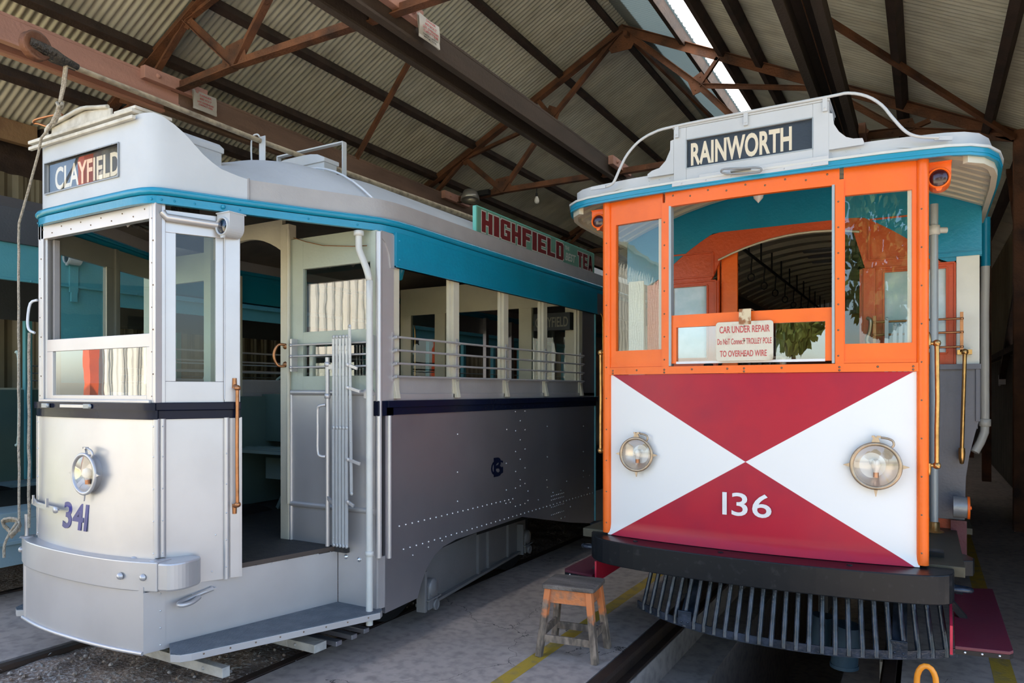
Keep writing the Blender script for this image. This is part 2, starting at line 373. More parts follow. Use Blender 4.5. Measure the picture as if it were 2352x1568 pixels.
# ------------------------------------------------------------------ mesh building
class B:
    def __init__(s): s.v = []; s.f = []; s.m = []; s.sm = []
    def add(s, vs, fs, mi=0, smooth=False):
        o = len(s.v)
        s.v += [tuple(p) for p in vs]
        for f in fs:
            s.f.append([i + o for i in f]); s.m.append(mi); s.sm.append(smooth)
        return s
    def hexa(s, c, mi=0):            # 8 corners: bottom ring 0-3, top ring 4-7
        return s.add(c, [(3, 2, 1, 0), (4, 5, 6, 7), (0, 1, 5, 4), (1, 2, 6, 5), (2, 3, 7, 6), (3, 0, 4, 7)], mi)
    def box(s, x0, x1, y0, y1, z0, z1, mi=0):
        return s.hexa([(x0, y0, z0), (x1, y0, z0), (x1, y1, z0), (x0, y1, z0), (x0, y0, z1), (x1, y0, z1), (x1, y1, z1), (x0, y1, z1)], mi)
    def beam(s, p0, p1, w, h, up=(0, 0, 1), mi=0):
        p0, p1, up = Vector(p0), Vector(p1), Vector(up)
        d = (p1 - p0).normalized()
        x = d.cross(up).normalized() * w * 0.5
        z = x.cross(d).normalized() * h * 0.5
        return s.hexa([p0 - x - z, p0 + x - z, p1 + x - z, p1 - x - z, p0 - x + z, p0 + x + z, p1 + x + z, p1 - x + z], mi)
    def tube(s, pts, r, n=8, closed=False, mi=0, smooth=True):
        P = [Vector(p) for p in pts]
        k = len(P)
        rr = r if isinstance(r, (list, tuple)) else [r] * k
        rings = []
        up = None
        for i in range(k):
            if closed: t = (P[(i + 1) % k] - P[i - 1])
            else: t = P[min(i + 1, k - 1)] - P[max(i - 1, 0)]
            if t.length < 1e-9: t = Vector((0, 0, 1))
            t.normalize()
            if up is None:
                a = Vector((0, 0, 1)) if abs(t.z) < 0.9 else Vector((1, 0, 0))
                up = (a - t * a.dot(t)).normalized()
            else:
                up = up - t * up.dot(t)
                up = up.normalized() if up.length > 1e-6 else t.orthogonal().normalized()
            b = t.cross(up)
            rings.append([P[i] + (up * math.cos(2 * math.pi * j / n) + b * math.sin(2 * math.pi * j / n)) * rr[i] for j in range(n)])
        vs = [p for r_ in rings for p in r_]
        fs = []
        for i in range(k if closed else k - 1):
            a, c = i * n, ((i + 1) % k) * n
            for j in range(n):
                fs.append((a + j, a + (j + 1) % n, c + (j + 1) % n, c + j))
        s.add(vs, fs, mi, smooth)
        if not closed:
            s.add(rings[0], [tuple(range(n))[::-1]], mi)
            s.add(rings[-1], [tuple(range(n))], mi)
        return s
    def cyl(s, p0, p1, r0, r1=None, n=16, mi=0, smooth=True):
        return s.tube([p0, p1], [r0, r0 if r1 is None else r1], n, False, mi, smooth)
    def lathe(s, o, ax, prof, n=20, mi=0, smooth=True):   # prof: (distance along axis, radius)
        o, ax = Vector(o), Vector(ax).normalized()
        u = ax.orthogonal().normalized(); v = ax.cross(u)
        vs = [o + ax * a + (u * math.cos(2 * math.pi * j / n) + v * math.sin(2 * math.pi * j / n)) * r for a, r in prof for j in range(n)]
        fs = [(i * n + j, i * n + (j + 1) % n, (i + 1) * n + (j + 1) % n, (i + 1) * n + j) for i in range(len(prof) - 1) for j in range(n)]
        return s.add(vs, fs, mi, smooth)
    def prism(s, poly, off, mi=0):   # poly: 3D points in one plane, extruded by off
        k = len(poly); off = Vector(off)
        P = [Vector(p) for p in poly]
        vs = P + [p + off for p in P]
        fs = [tuple(range(k))[::-1], tuple(range(k, 2 * k))] + [(i, (i + 1) % k, k + (i + 1) % k, k + i) for i in range(k)]
        return s.add(vs, fs, mi)
    def grid(s, fn, nu, nv, mi=0, smooth=True, closed_u=False):
        vs = [fn(i / nu, j / nv) for j in range(nv + 1) for i in range(nu + 1)]
        fs = [(j * (nu + 1) + i, j * (nu + 1) + i + 1, (j + 1) * (nu + 1) + i + 1, (j + 1) * (nu + 1) + i) for j in range(nv) for i in range(nu)]
        return s.add(vs, fs, mi, smooth)
    def rivet(s, p, n, r=0.006, mi=0):
        return s.lathe(p, n, [(0, r), (r * 0.45, r * 0.8), (r * 0.75, r * 0.4), (r * 0.8, 0.0001)], 7, mi)
    def rivets(s, p0, p1, k, n, r=0.006, mi=0):
        p0, p1 = Vector(p0), Vector(p1)
        for i in range(k): s.rivet(p0.lerp(p1, i / max(1, k - 1)), n, r, mi)
        return s
    def wall(s, path, z0, z1, th=0.02, mi=0, smooth=True):  # upright sheet along a plan path; z0/z1 number or f(i); thickness to the left of travel
        k = len(path)
        g = lambda z, i: z(i) if callable(z) else z
        N = []
        for i in range(k):
            a, c = path[max(0, i - 1)], path[min(k - 1, i + 1)]
            dx, dy = c[0] - a[0], c[1] - a[1]; L = math.hypot(dx, dy)
            N.append((-dy / L, dx / L))
        vs = []
        for i, (x, y) in enumerate(path):
            xi, yi = x + N[i][0] * th, y + N[i][1] * th
            vs += [(x, y, g(z0, i)), (x, y, g(z1, i)), (xi, yi, g(z1, i)), (xi, yi, g(z0, i))]
        fo, ft = [], []
        for i in range(k - 1):
            a, c = 4 * i, 4 * i + 4
            fo += [(a, c, c + 1, a + 1), (a + 2, c + 2, c + 3, a + 3)]
            ft += [(a + 1, c + 1, c + 2, a + 2), (a + 3, c + 3, c, a)]
        o = len(s.v)
        s.add(vs, fo, mi, smooth)
        s.add(vs, ft + [(0, 1, 2, 3), (4 * k - 1, 4 * k - 2, 4 * k - 3, 4 * k - 4)], mi, False)
        return s

WL = {}
def obj(name, b, mat, parent=None, bev=0, loc=None, autosm=False):
    me = bpy.data.meshes.new(name)
    o_ = WL.get(parent, Vector((0, 0, 0))) if parent is not None else Vector(loc or (0, 0, 0))
    me.from_pydata([(p[0] - o_[0], p[1] - o_[1], p[2] - o_[2]) for p in b.v], [], b.f)
    mats = mat if isinstance(mat, (list, tuple)) else [mat]
    for m_ in mats: me.materials.append(M[m_])
    me.polygons.foreach_set('material_index', b.m)
    me.polygons.foreach_set('use_smooth', b.sm)
    me.update()
    if len(b.f) < 4000:
        bm_ = bmesh.new(); bm_.from_mesh(me); bmesh.ops.recalc_face_normals(bm_, faces=bm_.faces); bm_.to_mesh(me); bm_.free()
    ob = bpy.data.objects.new(name, me)
    COL.objects.link(ob)
    if parent is not None:
        ob.parent = parent
        WL[ob] = o_
    else:
        ob.location = o_
        WL[ob] = o_
    if bev:
        md = ob.modifiers.new('edge', 'BEVEL'); md.width = bev; md.segments = 2; md.limit_method = 'ANGLE'; md.angle_limit = R(40)
    return ob
def thing(name, label, cat, loc=(0, 0, 0), group=None):
    o = bpy.data.objects.new(name, None); COL.objects.link(o)
    o.empty_display_size = 0.2
    o.location = loc; WL[o] = Vector(loc)
    return tag(o, label, cat, group)
def tag(o, label=None, cat=None, group=None, kind=None):
    if label: o['label'] = label
    if cat: o['category'] = cat
    if group: o['group'] = group
    if kind: o['kind'] = kind
    return o
def struct(name, b, mat, bev=0, label=None):
    o = obj(name, b, mat, None, bev); o['kind'] = 'structure'
    if label: o['label'] = label
    return o
def letters(name, txt, mat, parent, p, u, v, width, height, depth=0.003, bold=0.0, shear=0.0):
    """lettering laid out from lower-left p along u, upward along v, fitted to width x height"""
    cu = bpy.data.curves.new('t', 'FONT'); cu.body = txt; cu.size = 1; cu.offset = bold; cu.extrude = 0.5; cu.shear = shear; cu.resolution_u = 4
    to = bpy.data.objects.new('t', cu); COL.objects.link(to)
    bpy.context.view_layer.update()
    me = bpy.data.meshes.new_from_object(to.evaluated_get(bpy.context.evaluated_depsgraph_get()))
    bpy.data.objects.remove(to)
    xs = [q.co.x for q in me.vertices]; ys = [q.co.y for q in me.vertices]
    x0, x1, y0, y1 = min(xs), max(xs), min(ys), max(ys)
    u, v, p = Vector(u).normalized(), Vector(v).normalized(), Vector(p)
    n = u.cross(v)
    o_ = WL[parent] if parent is not None else Vector((0, 0, 0))
    for q in me.vertices:
        c = q.co.copy()
        q.co = p + u * ((c.x - x0) / (x1 - x0) * width) + v * ((c.y - y0) / (y1 - y0) * height) + n * ((c.z + 0.5) * depth) - o_
    me.materials.clear(); me.materials.append(M[mat])
    me.name = name
    ob = bpy.data.objects.new(name, me); COL.objects.link(ob)
    if parent is not None: ob.parent = parent
    WL[ob] = o_
    return ob
# ------------------------------------------------------------------ ground
def flat(*boxes):
    b = B()
    for q in boxes: b.box(*q)
    return b
Y0, Y1 = 0.9, 27.0
struct('floor', flat((-3.33, -1.665, -3, Y1, -0.3, 0), (-0.12, 3.0, -3, Y1, -0.3, 0), (-1.665, -0.12, -3, 1.4, -0.3, 0), (-1.665, -0.12, 15, Y1, -0.3, 0),
                    (-6.55, -4.93, -3, Y1, -0.3, -0.015), (-9.4, -8.05, -3, Y1, -0.3, -0.01)), 'concrete')
gr = B()
def gnd(x0, x1, y0, y1, nx, ny, z, a):
    def f(i, j):
        x, y = x0 + (x1 - x0) * i, y0 + (y1 - y0) * j
        e = min(1, 8 * min(i, 1 - i))
        return (x, y, z + e * (a * (math.sin(x * 9.1 + y * 5.3) + math.sin(y * 13.7 - x * 4) + math.sin(x * 31 + y * 23) * 0.5) + random.uniform(-a, a) * 0.8))
    gr.grid(f, nx, ny)
gnd(-4.95, -3.31, -1.0, 9.0, 60, 300, -0.035, 0.006)
gnd(-8.06, -6.53, -1.0, 9.0, 20, 80, -0.05, 0.006)
dirt_o = obj('dirt', gr, 'dirt'); tag(dirt_o, 'brown dirt and fine gravel between the rails', 'dirt', kind='stuff')
pb = B()
for i in range(420):
    x = random.uniform(-4.78, -3.42); y = random.uniform(1.6, 4.6); r = random.uniform(0.004, 0.013)
    pb.lathe((x, y, -0.03 + r * 0.4), (random.uniform(-.5, .5), random.uniform(-.5, .5), 1), [(-r, 0.0001), (-r * .4, r * 1.2), (r * .5, r), (r, 0.0001)], 5, random.randint(0, 1), False)
po = obj('gravel', pb, ['concrete', 'dirt']); tag(po, 'loose pebbles and chips scattered on the dirt track bed', 'gravel', kind='stuff')
lf = B()
for i in range(90):
    x = random.uniform(-4.9, -3.35); y = random.uniform(1.7, 3.9); a = random.uniform(0, 6.28); L = random.uniform(0.02, 0.05)
    c, s_ = math.cos(a), math.sin(a); W = L * 0.16
    lf.add([(x - c * L, y - s_ * L, -0.012), (x + s_ * W, y - c * W, -0.004), (x + c * L, y + s_ * L, -0.01), (x - s_ * W, y + c * W, -0.002)], [(0, 1, 2, 3)])
tag(obj('dry_leaves', lf, 'palewood'), 'dry gum leaves and straw lying on the dirt track bed', 'leaves', kind='stuff')
# inspection pit
pit = B()
pit.box(-1.665, -1.56, 1.4, 15, -1.5, -0.13)
pit.box(-1.56, -1.28, 1.4, 15, -1.5, -0.32)
pit.box(-0.5, -0.12, 1.4, 15, -1.5, -0.34)
pit.box(-1.3, -0.5, 1.4, 15, -1.6, -1.45)
pit.box(-1.3, -0.5, 1.3, 1.4, -1.5, -0.3)
struct('floor_pit', pit, 'concrete')
def rail(x, y0, y1, z, label, grp=None):
    b = B()
    b.box(x - 0.033, x + 0.033, y0, y1, z - 0.035, z)
    b.box(x - 0.009, x + 0.009, y0, y1, z - 0.11, z - 0.03)
    b.box(x - 0.06, x + 0.06, y0, y1, z - 0.13, z - 0.11)
    return tag(obj('rail', b, 'rail', None, 0.004), label, 'rail', grp)
rail(-4.82, -1, 26, 0.0, 'rusty rail in the dirt on the far side of the silver tram')
rail(-3.385, -1, 26, 0.0, 'rusty rail beside the concrete on the near side of the silver tram')
rail(-1.62, -1, 26, 0.005, 'rusty rail along the pit edge nearest the wooden stool')
rail(-0.18, -1, 26, 0.005, 'rusty rail on posts along the far pit edge by the yellow-orange hoop')
rail(-8.0, -1, 26, 0.0, 'rail under the far side of the teal tram at the back wall')
rail(-6.57, -1, 26, 0.0, 'rail under the near side of the teal tram')
for y, lab in ((3.95, 'pale timber post under the pit rail, just left of the yellow-orange hoop'), (5.3, 'timber post under the pit rail, behind the slatted fender')):
    b = B(); b.box(-0.26, -0.125, y, y + 0.15, -0.34, -0.125)
    tag(obj('pit_post', b, 'palewood', None, 0.006), lab, 'post')
# steel frames leaning on the pit ledge
for (y, lab) in ((3.6, 'dark steel channel frame on the pit ledge, nearer of two'), (4.25, 'dark steel channel frame on the pit ledge, farther of two')):
    b = B()
    for z in (-0.36, -0.72): b.box(-1.27, -1.2, y, y + 0.55, z, z + 0.05)
    for yy in (y, y + 0.5): b.box(-1.27, -1.2, yy, yy + 0.05, -1.1, -0.31)
    tag(obj('steel_frame', b, 'steelgrey', None, 0.003), lab, 'frame')
# heap of greasy fittings on the ledge
vt = thing('valve_fitting', 'small greasy pipe valve with pale knob on the pit ledge', 'valve', (-1.42, 3.42, -0.32))
b = B(); b.cyl((-1.42, 3.42, -0.32), (-1.42, 3.42, -0.18), 0.035, 0.03); b.cyl((-1.5, 3.42, -0.24), (-1.34, 3.44, -0.24), 0.022); obj('body', b, 'grime', vt)
b = B(); b.lathe((-1.53, 3.42, -0.24), (1, 0, 0), [(0, 0.001), (0.005, 0.03), (0.03, 0.03), (0.035, 0.001)], 12); obj('knob', b, 'cream', vt)
b = B()
for k in range(5): b.tube([(-1.40 + 0.02 * k, 3.4 + 0.03 * k, -0.3), (-1.39 + 0.015 * k, 3.42 + .03 * k, -0.2 + 0.02 * math.sin(k * 2)), (-1.34 + 0.01 * k, 3.44 + .02 * k, -0.16)], 0.006, 6)
obj('pipe', b, 'steelgrey', vt)
# yellow lines on the concrete
b = B(); b.box(-2.13, -2.035, -3, 12, 0.0, 0.0012); struct('trim_1', b, 'yellowline')
b = B(); b.box(0.34, 0.45, -3, 12, 0.0, 0.0012); struct('trim_2', b, 'yellowline')
# orange hoop beside the pit
ho = B(); ho.tube([(-0.035, 4.0, 0), (-0.035, 4.0, 0.2)] + [(0.005 - 0.04 * math.cos(a), 4.0, 0.25 + 0.075 * math.sin(a)) for a in [R(t) for t in range(0, 181, 20)]] + [(0.045, 4.0, 0.2), (0.045, 4.0, 0)], 0.0135, 10)
tag(obj('hand_hoop', ho, 'hoop'), 'yellow-orange tube hoop standing at the bottom edge beside the pit', 'handrail')

# ------------------------------------------------------------------ shed
AX, AZ, SL = -4.0, 7.33, 0.5265
EL, ER = -9.35, 1.35
nrm = math.hypot(1, SL)
def roof_z(x): return AZ - SL * abs(x - AX)
def sheet(x0, x1, y0=Y0, y1=Y1, pitch=0.076, amp=0.012):
    sg = 1 if x1 <= AX + 0.01 else -1            # slope direction
    n = int((y1 - y0) / pitch * 8)
    b = B()
    nx, nz = -sg * SL / nrm, 1 / nrm
    for k, off in ((0, 0), (1, 0.004)):
        pass
    vs = []
    for i in range(n + 1):
        y = y0 + (y1 - y0) * i / n
        d = amp * math.cos(2 * math.pi * (y - y0) / pitch)
        for x in (x0, x1):
            vs.append((x + nx * d, y, roof_z(x) + nz * d))
    b.add(vs, [(2 * i, 2 * i + 1, 2 * i + 3, 2 * i + 2) for i in range(n)], 0, True)
    return b
def merge(*bs):
    r_ = B()
    for q in bs: r_.add(q.v, q.f, 0, True)
    return r_
struct('ceiling_left', sheet(EL, AX), 'iron')
b = B(); b.prism([(AX - .25, Y0, roof_z(AX - .25) + .02), (AX, Y0, AZ + .03), (AX + .25, Y0, roof_z(AX + .25) + .02), (AX, Y0, AZ + .04)], (0, Y1 - Y0, 0)); struct('trim_15', b, 'iron')
struct('ceiling_right', sheet(-2.62, ER), 'iron')
struct('ceiling_glow', sheet(AX, -2.93), 'glowsheet', label='roof strip beside the ridge, made bluish translucent for the skylight glow')
struct('window_1', sheet(-2.93, -2.62, pitch=0.13, amp=0.012), 'skylight', label='translucent ridge skylight strip')
# purlins along the roof
pl = [(-8.35, 'lowest purlin over the far left eave'), (-7.5, 'second purlin up the left roof slope'), (-6.7, 'third purlin up the left roof slope'), (-5.9, 'fourth purlin up the left roof slope'),
      (-5.07, 'fifth purlin up the left roof slope'), (-4.14, 'purlin just left of the ridge'), (-3.0, 'purlin along the near edge of the bright skylight strip'), (-2.45, 'purlin along the far edge of the bright skylight strip'),
      (-1.93, 'second purlin below the skylight on the right slope'), (-1.05, 'third purlin below the skylight on the right slope'), (-0.22, 'fourth purlin below the skylight on the right slope'), (0.68, 'lowest purlin over the right eave')]
for x, lab in pl:
    b = B()
    s_ = 1 if x < AX else -1
    z = roof_z(x) - 0.022
    ux, uz = 1 / nrm, s_ * SL / nrm               # up the slope for the left side
    ex, ez = (s_ * ux, abs(uz)) if s_ > 0 else (-ux, -uz)
    nx, nz = -s_ * SL / nrm, 1 / nrm
    def q(a, d): return (x + ux * a - nx * d, z + (s_ * SL / nrm) * a - nz * d)
    pts = [q(-0.045, 0), q(0.045, 0), q(0.045, 0.135), q(-0.045, 0.135)]  # section thickened to take in the shadow band beside each purlin
    b.prism([(p[0], Y0 + 0.02, p[1]) for p in pts], (0, Y1 - Y0 - 0.04, 0))
    tag(obj('purlin', b, 'rustdark', None, 0.004), 'dark rusty ' + lab, 'purlin', 'roof purlins')
# trusses
TL, TR = -8.95, 0.95
def mir(p): return (2 * AX - p[0], p[1])
def truss(y, lab):
    t = thing('roof_truss', lab, 'roof truss', (AX, y, 4.75), 'rusty roof trusses')
    P = lambda p, dy=0: (p[0], y + dy, p[1])
    S_, AP = (-8.95, 4.62), (-4.0, 7.12)
    n1, n2, g = (-7.75, 4.90), (-6.1, 4.98), (-5.18, 6.02)
    top = lambda x: roof_z(x) - 0.20
    t1, t2, t3 = (-8.05, top(-8.05)), (-6.85, top(-6.85)), (-5.45, top(-5.45))
    def angle(a, c, w_=0.07, th=0.009, name='strut'):
        b = B()
        d = (Vector(P(c)) - Vector(P(a))).normalized(); up = Vector((0, 1, 0)); side = d.cross(up)
        b.beam(P(a), P(c), th, w_, side)                     # upright leg across the truss plane
        o = side * (w_ / 2)
        b.beam(Vector(P(a)) - o, Vector(P(c)) - o, w_, th, side)
        return obj(name, b, 'rust', t)
    def gusset(pts):
        b = B(); b.prism([(p[0], y - 0.006, p[1]) for p in pts], (0, 0.012, 0))
        cx, cz = sum(p[0] for p in pts) / len(pts), sum(p[1] for p in pts) / len(pts)
        for p in pts: b.rivet((cx + (p[0] - cx) * .55, y - 0.006, cz + (p[1] - cz) * .55), (0, -1, 0), 0.014)
        obj('gusset_plate', b, 'rust', t)
    for f in (lambda p: p, mir):
        A = lambda a, c, **k: angle(f(a), f(c), **k)
        A(S_, AP, w_=0.12, name='top_chord')
        b = None
        A(S_, n1, w_=0.10, name='bottom_tie'); A(n1, n2, w_=0.10, name='bottom_tie')
        for a, c, w_ in ((n1, t1, .06), (n1, t2, .07), (t2, n2, .08), (n2, g, .08), (g, AP, .08), (g, t3, .06), (t2, g, .06)):
            A(a, c, w_=w_)
        for q_ in (((-8.98, 4.62), (-8.5, 4.72), (-8.55, 4.98), (-8.92, 4.84)), ((-7.93, 4.85), (-7.55, 4.87), (-7.66, 5.06), (-7.86, 5.06)), ((-6.32, 4.92), (-5.9, 4.95), (-5.98, 5.2), (-6.22, 5.18)),
                   ((-7.02, 5.62), (-6.6, 5.82), (-6.72, 5.68), (-6.82, 5.5)), ((-5.36, 5.98), (-5.1, 5.9), (-5.02, 6.12), (-5.22, 6.22))):
            gusset([f(p) for p in q_])
    angle(n2, mir(n2), w_=0.09, name='bottom_tie')
    gusset([(-4.3, 7.04), (-4.16, 6.8), (-3.84, 6.8), (-3.7, 7.04), (-4.0, 7.2)])
    return t
truss(4.95, 'rusty Fink roof truss over the silver tram front, nearest one')
truss(10.3, 'rusty Fink roof truss with its peak above the gap between the trams')
truss(15.7, 'rusty roof truss seen beyond the tea advertisement board')
truss(21.1, 'rusty roof truss deepest in the shed')
# braces in the roof plane and hanger
for a, c, lab in (((0.9, 10.2, 4.60), (-1.95, 6.9, 6.05), 'rusty diagonal wind brace under the right roof slope'),
                  ((-5.98, 7.7, 6.1), (-7.15, 7.85, 4.9), 'rusty hanger bar from roof to the back trough beam'),
                  ((-3.9, 10.2, 7.0), (-3.1, 15.6, 6.5), 'rusty brace beside the bright skylight strip')):
    b = B(); b.beam(a, c, 0.055, 0.055); tag(obj('roof_brace', b, 'rust'), lab, 'brace')
# overhead wire troughs
def trough(x, z, ya, yb, m1, lab, ysplit=None, m0=None):
    t = thing('overhead_trough', lab, 'trough beam', (x, ya, z), 'overhead wire troughs')
    def seg(y0, y1, m):
        for s_ in (-1, 1):
            b = B(); b.box(x + s_ * 0.13 - 0.018, x + s_ * 0.13 + 0.018, y0, y1, z, z + 0.2); obj('side_board', b, m, t, 0.003)
            b = B(); b.box(x + s_ * 0.13 - 0.04, x + s_ * 0.13 + 0.04, y0, y1, z - 0.03, z - 0.001); obj('lip_board', b, m, t, 0.003)
        b = B(); b.box(x - 0.15, x + 0.15, y0, y1, z + 0.2, z + 0.23); obj('top_board', b, m, t, 0.003)
    if ysplit: seg(ya, ysplit - 0.004, m0); seg(ysplit, yb, m1)
    else: seg(ya, yb, m1)
    b = B(); b.cyl((x, ya, z + 0.1), (x, yb, z + 0.1), 0.006, n=6); obj('trolley_wire', b, 'copper', t)
    for yt in (4.95, 10.3, 15.7):
        b = B(); b.box(x + 0.15, x + 0.23, yt - 0.4, yt + 0.35, z + 0.12, z + 0.25)
        for k in (-0.25, 0.2): b.lathe((x + 0.231, yt + k, z + 0.185), (1, 0, 0), [(0, 0.028), (0.02, 0.02), (0.03, 0.0001)], 8)
        obj('hanger_block', b, 'timberpink' if yt < 12 else 'timber', t, 0.005)
    return t
trough(-7.2, 4.76, Y0 + 0.3, 25, 'timber', 'pinkish trough beam with danger notice, above the teal tram', 5.0, 'timberpink')
trough(-4.2, 4.86, Y0 + 0.3, 25, 'timberdark', 'dark timber trough beam running above the silver tram')
trough(-0.87, 4.72, Y0 + 0.3, 25, 'timberdark', 'dark timber trough beam above the orange tram')
def danger(x, y, z, w_, h, lab, rows):
    t = thing('danger_notice', lab, 'notice', (x, y, z))
    b = B(); b.grid(lambda i, j: (x + 0.012 * math.sin(j * 3 + i * 2), y + w_ * i, z + h * j), 6, 5)
    b.grid(lambda i, j: (x - 0.003 + 0.012 * math.sin(j * 3 + i * 2), y + w_ * (1 - i), z + h * j), 6, 5)
    obj('card', b, 'paper', t)
    for i, (tx, f0, f1, yy, hh) in enumerate(rows):
        letters('lettering', tx, 'signred' if i < 4 else 'dark', t, (x + 0.016, y + w_ * f0, z + h * yy), (0, 1, 0), (0, 0, 1), w_ * (f1 - f0), h * hh, 0.001, 0.01)
    return t
danger(-6.955, 5.10, 4.745, 0.30, 0.21, 'small grey danger notice hung on the pinkish trough beam', [('DANGER', .25, .75, .74, .1), ('600 VOLT', .25, .75, .56, .1), ('LIVE OVERHEAD', .15, .85, .38, .09), ('CONTACT WIRE', .2, .8, .24, .09)])
danger(-3.955, 5.2, 4.84, 0.32, 0.22, 'small cream danger notice hung on the dark trough above the silver tram', [('DANGER', .3, .75, .78, .1), ('600 VOLT', .25, .8, .62, .1), ('LIVE OVERHEAD', .15, .9, .46, .09), ('CONTACT WIRE', .18, .88, .32, .09), ('CONTACT WITH IT', .15, .85, .18, .06), ('MAY BE FATAL', .2, .8, .08, .06)])
# floodlight and bulb on the middle truss
fl = thing('floodlight', 'round grey floodlight hung from the truss tie above the tea board', 'lamp', (-6.55, 10.15, 4.86))
b = B(); b.lathe((-6.6, 10.1, 4.98), (0.1, -0.2, -1), [(0, 0.02), (0.01, 0.12), (0.10, 0.15), (0.16, 0.16), (0.165, 0.145)], 20); obj('housing', b, 'lamp', fl)
b = B(); b.lathe((-6.6, 10.1, 4.98), (0.1, -0.2, -1), [(0.16, 0.148), (0.19, 0.10), (0.2, 0.001)], 20); obj('lens', b, 'lensglass', fl)
b = B(); b.box(-6.46, -6.26, 10.12, 10.2, 4.9, 4.98); b.beam((-6.62, 10.18, 5.0), (-6.3, 10.2, 4.95), 0.03, 0.02); obj('bracket', b, 'dark', fl)
bl = thing('light_bulb', 'bare white bulb hanging from the truss tie', 'light bulb', (-5.45, 10.3, 4.72))
b = B(); b.cyl((-5.45, 10.3, 4.95), (-5.45, 10.3, 4.82), 0.008, n=6); b.cyl((-5.45, 10.3, 4.84), (-5.45, 10.3, 4.78), 0.02, n=8); obj('socket', b, 'dark', bl)
b = B(); b.lathe((-5.45, 10.3, 4.79), (0, 0, -1), [(0, 0.018), (0.04, 0.035), (0.08, 0.042), (0.11, 0.03), (0.12, 0.001)], 12); obj('bulb', b, 'bulbglass', bl)
# columns, eave beams, walls
for i, y in enumerate((4.95, 10.3, 15.7, 21.1)):
    for x, lab in ((TR + 0.02, 'right'), (TL - 0.02, 'left')):
        b = B(); b.box(x - 0.07, x + 0.07, y - 0.065, y - 0.055, 0, 4.7); b.box(x - 0.07, x + 0.07, y + 0.055, y + 0.065, 0, 4.7); b.box(x - 0.006, x + 0.006, y - 0.055, y + 0.055, 0, 4.7)
        sd = -1 if x > 0 else 1
        b.beam((x, y + .01, 3.3), (x - sd * -0.0 + sd * 0.0, y + 1.4, 4.6), 0.06, 0.06, (1, 0, 0))
        struct('trim_%d' % (3 + 2 * i + (x < 0)), b, 'rust')
b = B(); b.box(1.0, 1.08, Y0, Y1, 4.45, 4.68); struct('trim_11', b, 'rustdark')
b = B(); b.box(-9.02, -8.92, 0.95, 4.5, 4.46, 4.70); tag(obj('eave_beam', b, 'eavetimber_lit', None, 0.004), 'lit stretch of the brown timber eave beam at the upper left', 'beam')  # eave beam in two colours: lighter here where daylight falls on it
b = B(); b.box(-9.02, -8.92, 4.55, Y1, 4.46, 4.70); struct('trim_12', b, 'rustdark')  # rest of the eave beam, coloured darker for the shade
def vwall(x, y0, y1, z0, z1, pitch=0.2, amp=0.018, axis='y'):
    n = int((y1 - y0) / pitch * 8); vs = []
    for i in range(n + 1):
        y = y0 + (y1 - y0) * i / n
        ph = (y - y0) / pitch % 1
        d = amp * (1 if ph < .35 else -1 if .5 < ph < .85 else 0)
        for z in (z0, z1): vs.append((x + d, y, z) if axis == 'y' else (y, x + d, z))
    b = B(); b.add(vs, [(2 * i, 2 * i + 1, 2 * i + 3, 2 * i + 2) for i in range(n)])
    return b
struct('wall_left', vwall(-9.15, 3.2, Y1, -.1, 4.15), 'wallcream')
b = B(); b.box(-9.22, -9.18, Y0, Y1, 4.1, 4.8); b.box(-9.1, -9.04, 3.2, Y1, 3.5, 3.56); struct('trim_13', b, 'rustdark')  # dark upper board stands in for the shaded gap under the eave
struct('wall_right', merge(vwall(1.36, 4.6, Y1, 2.2, 4.8), ), 'wallcream')
struct('wall_right_lower', vwall(1.30, 4.6, Y1, -.1, 2.25), 'walldark')
b = B(); b.beam((1.2, 10.4, 4.5), (1.2, 15.6, 1.9), 0.1, 0.1, (1, 0, 0)); b.beam((1.2, 10.4, 2.3), (1.2, 26, 2.3), 0.1, 0.12, (1, 0, 0)); struct('trim_14', b, 'rustdark')
struct('wall_back', vwall(Y1, EL, ER, 0, 7.4, axis='x'), 'walldark')
tp = thing('tap', 'small white tap box and pipe on the dark right wall', 'tap', (1.2, 15.8, 1.75))
b = B(); b.box(1.16, 1.26, 15.7, 15.85, 1.76, 1.94); obj('box', b, 'white', tp, 0.006)
b = B(); b.tube([(1.22, 15.85, 1.86), (1.22, 16.0, 1.86), (1.22, 16.3, 1.83), (1.22, 16.4, 1.75)], 0.02); obj('pipe', b, 'white', tp)

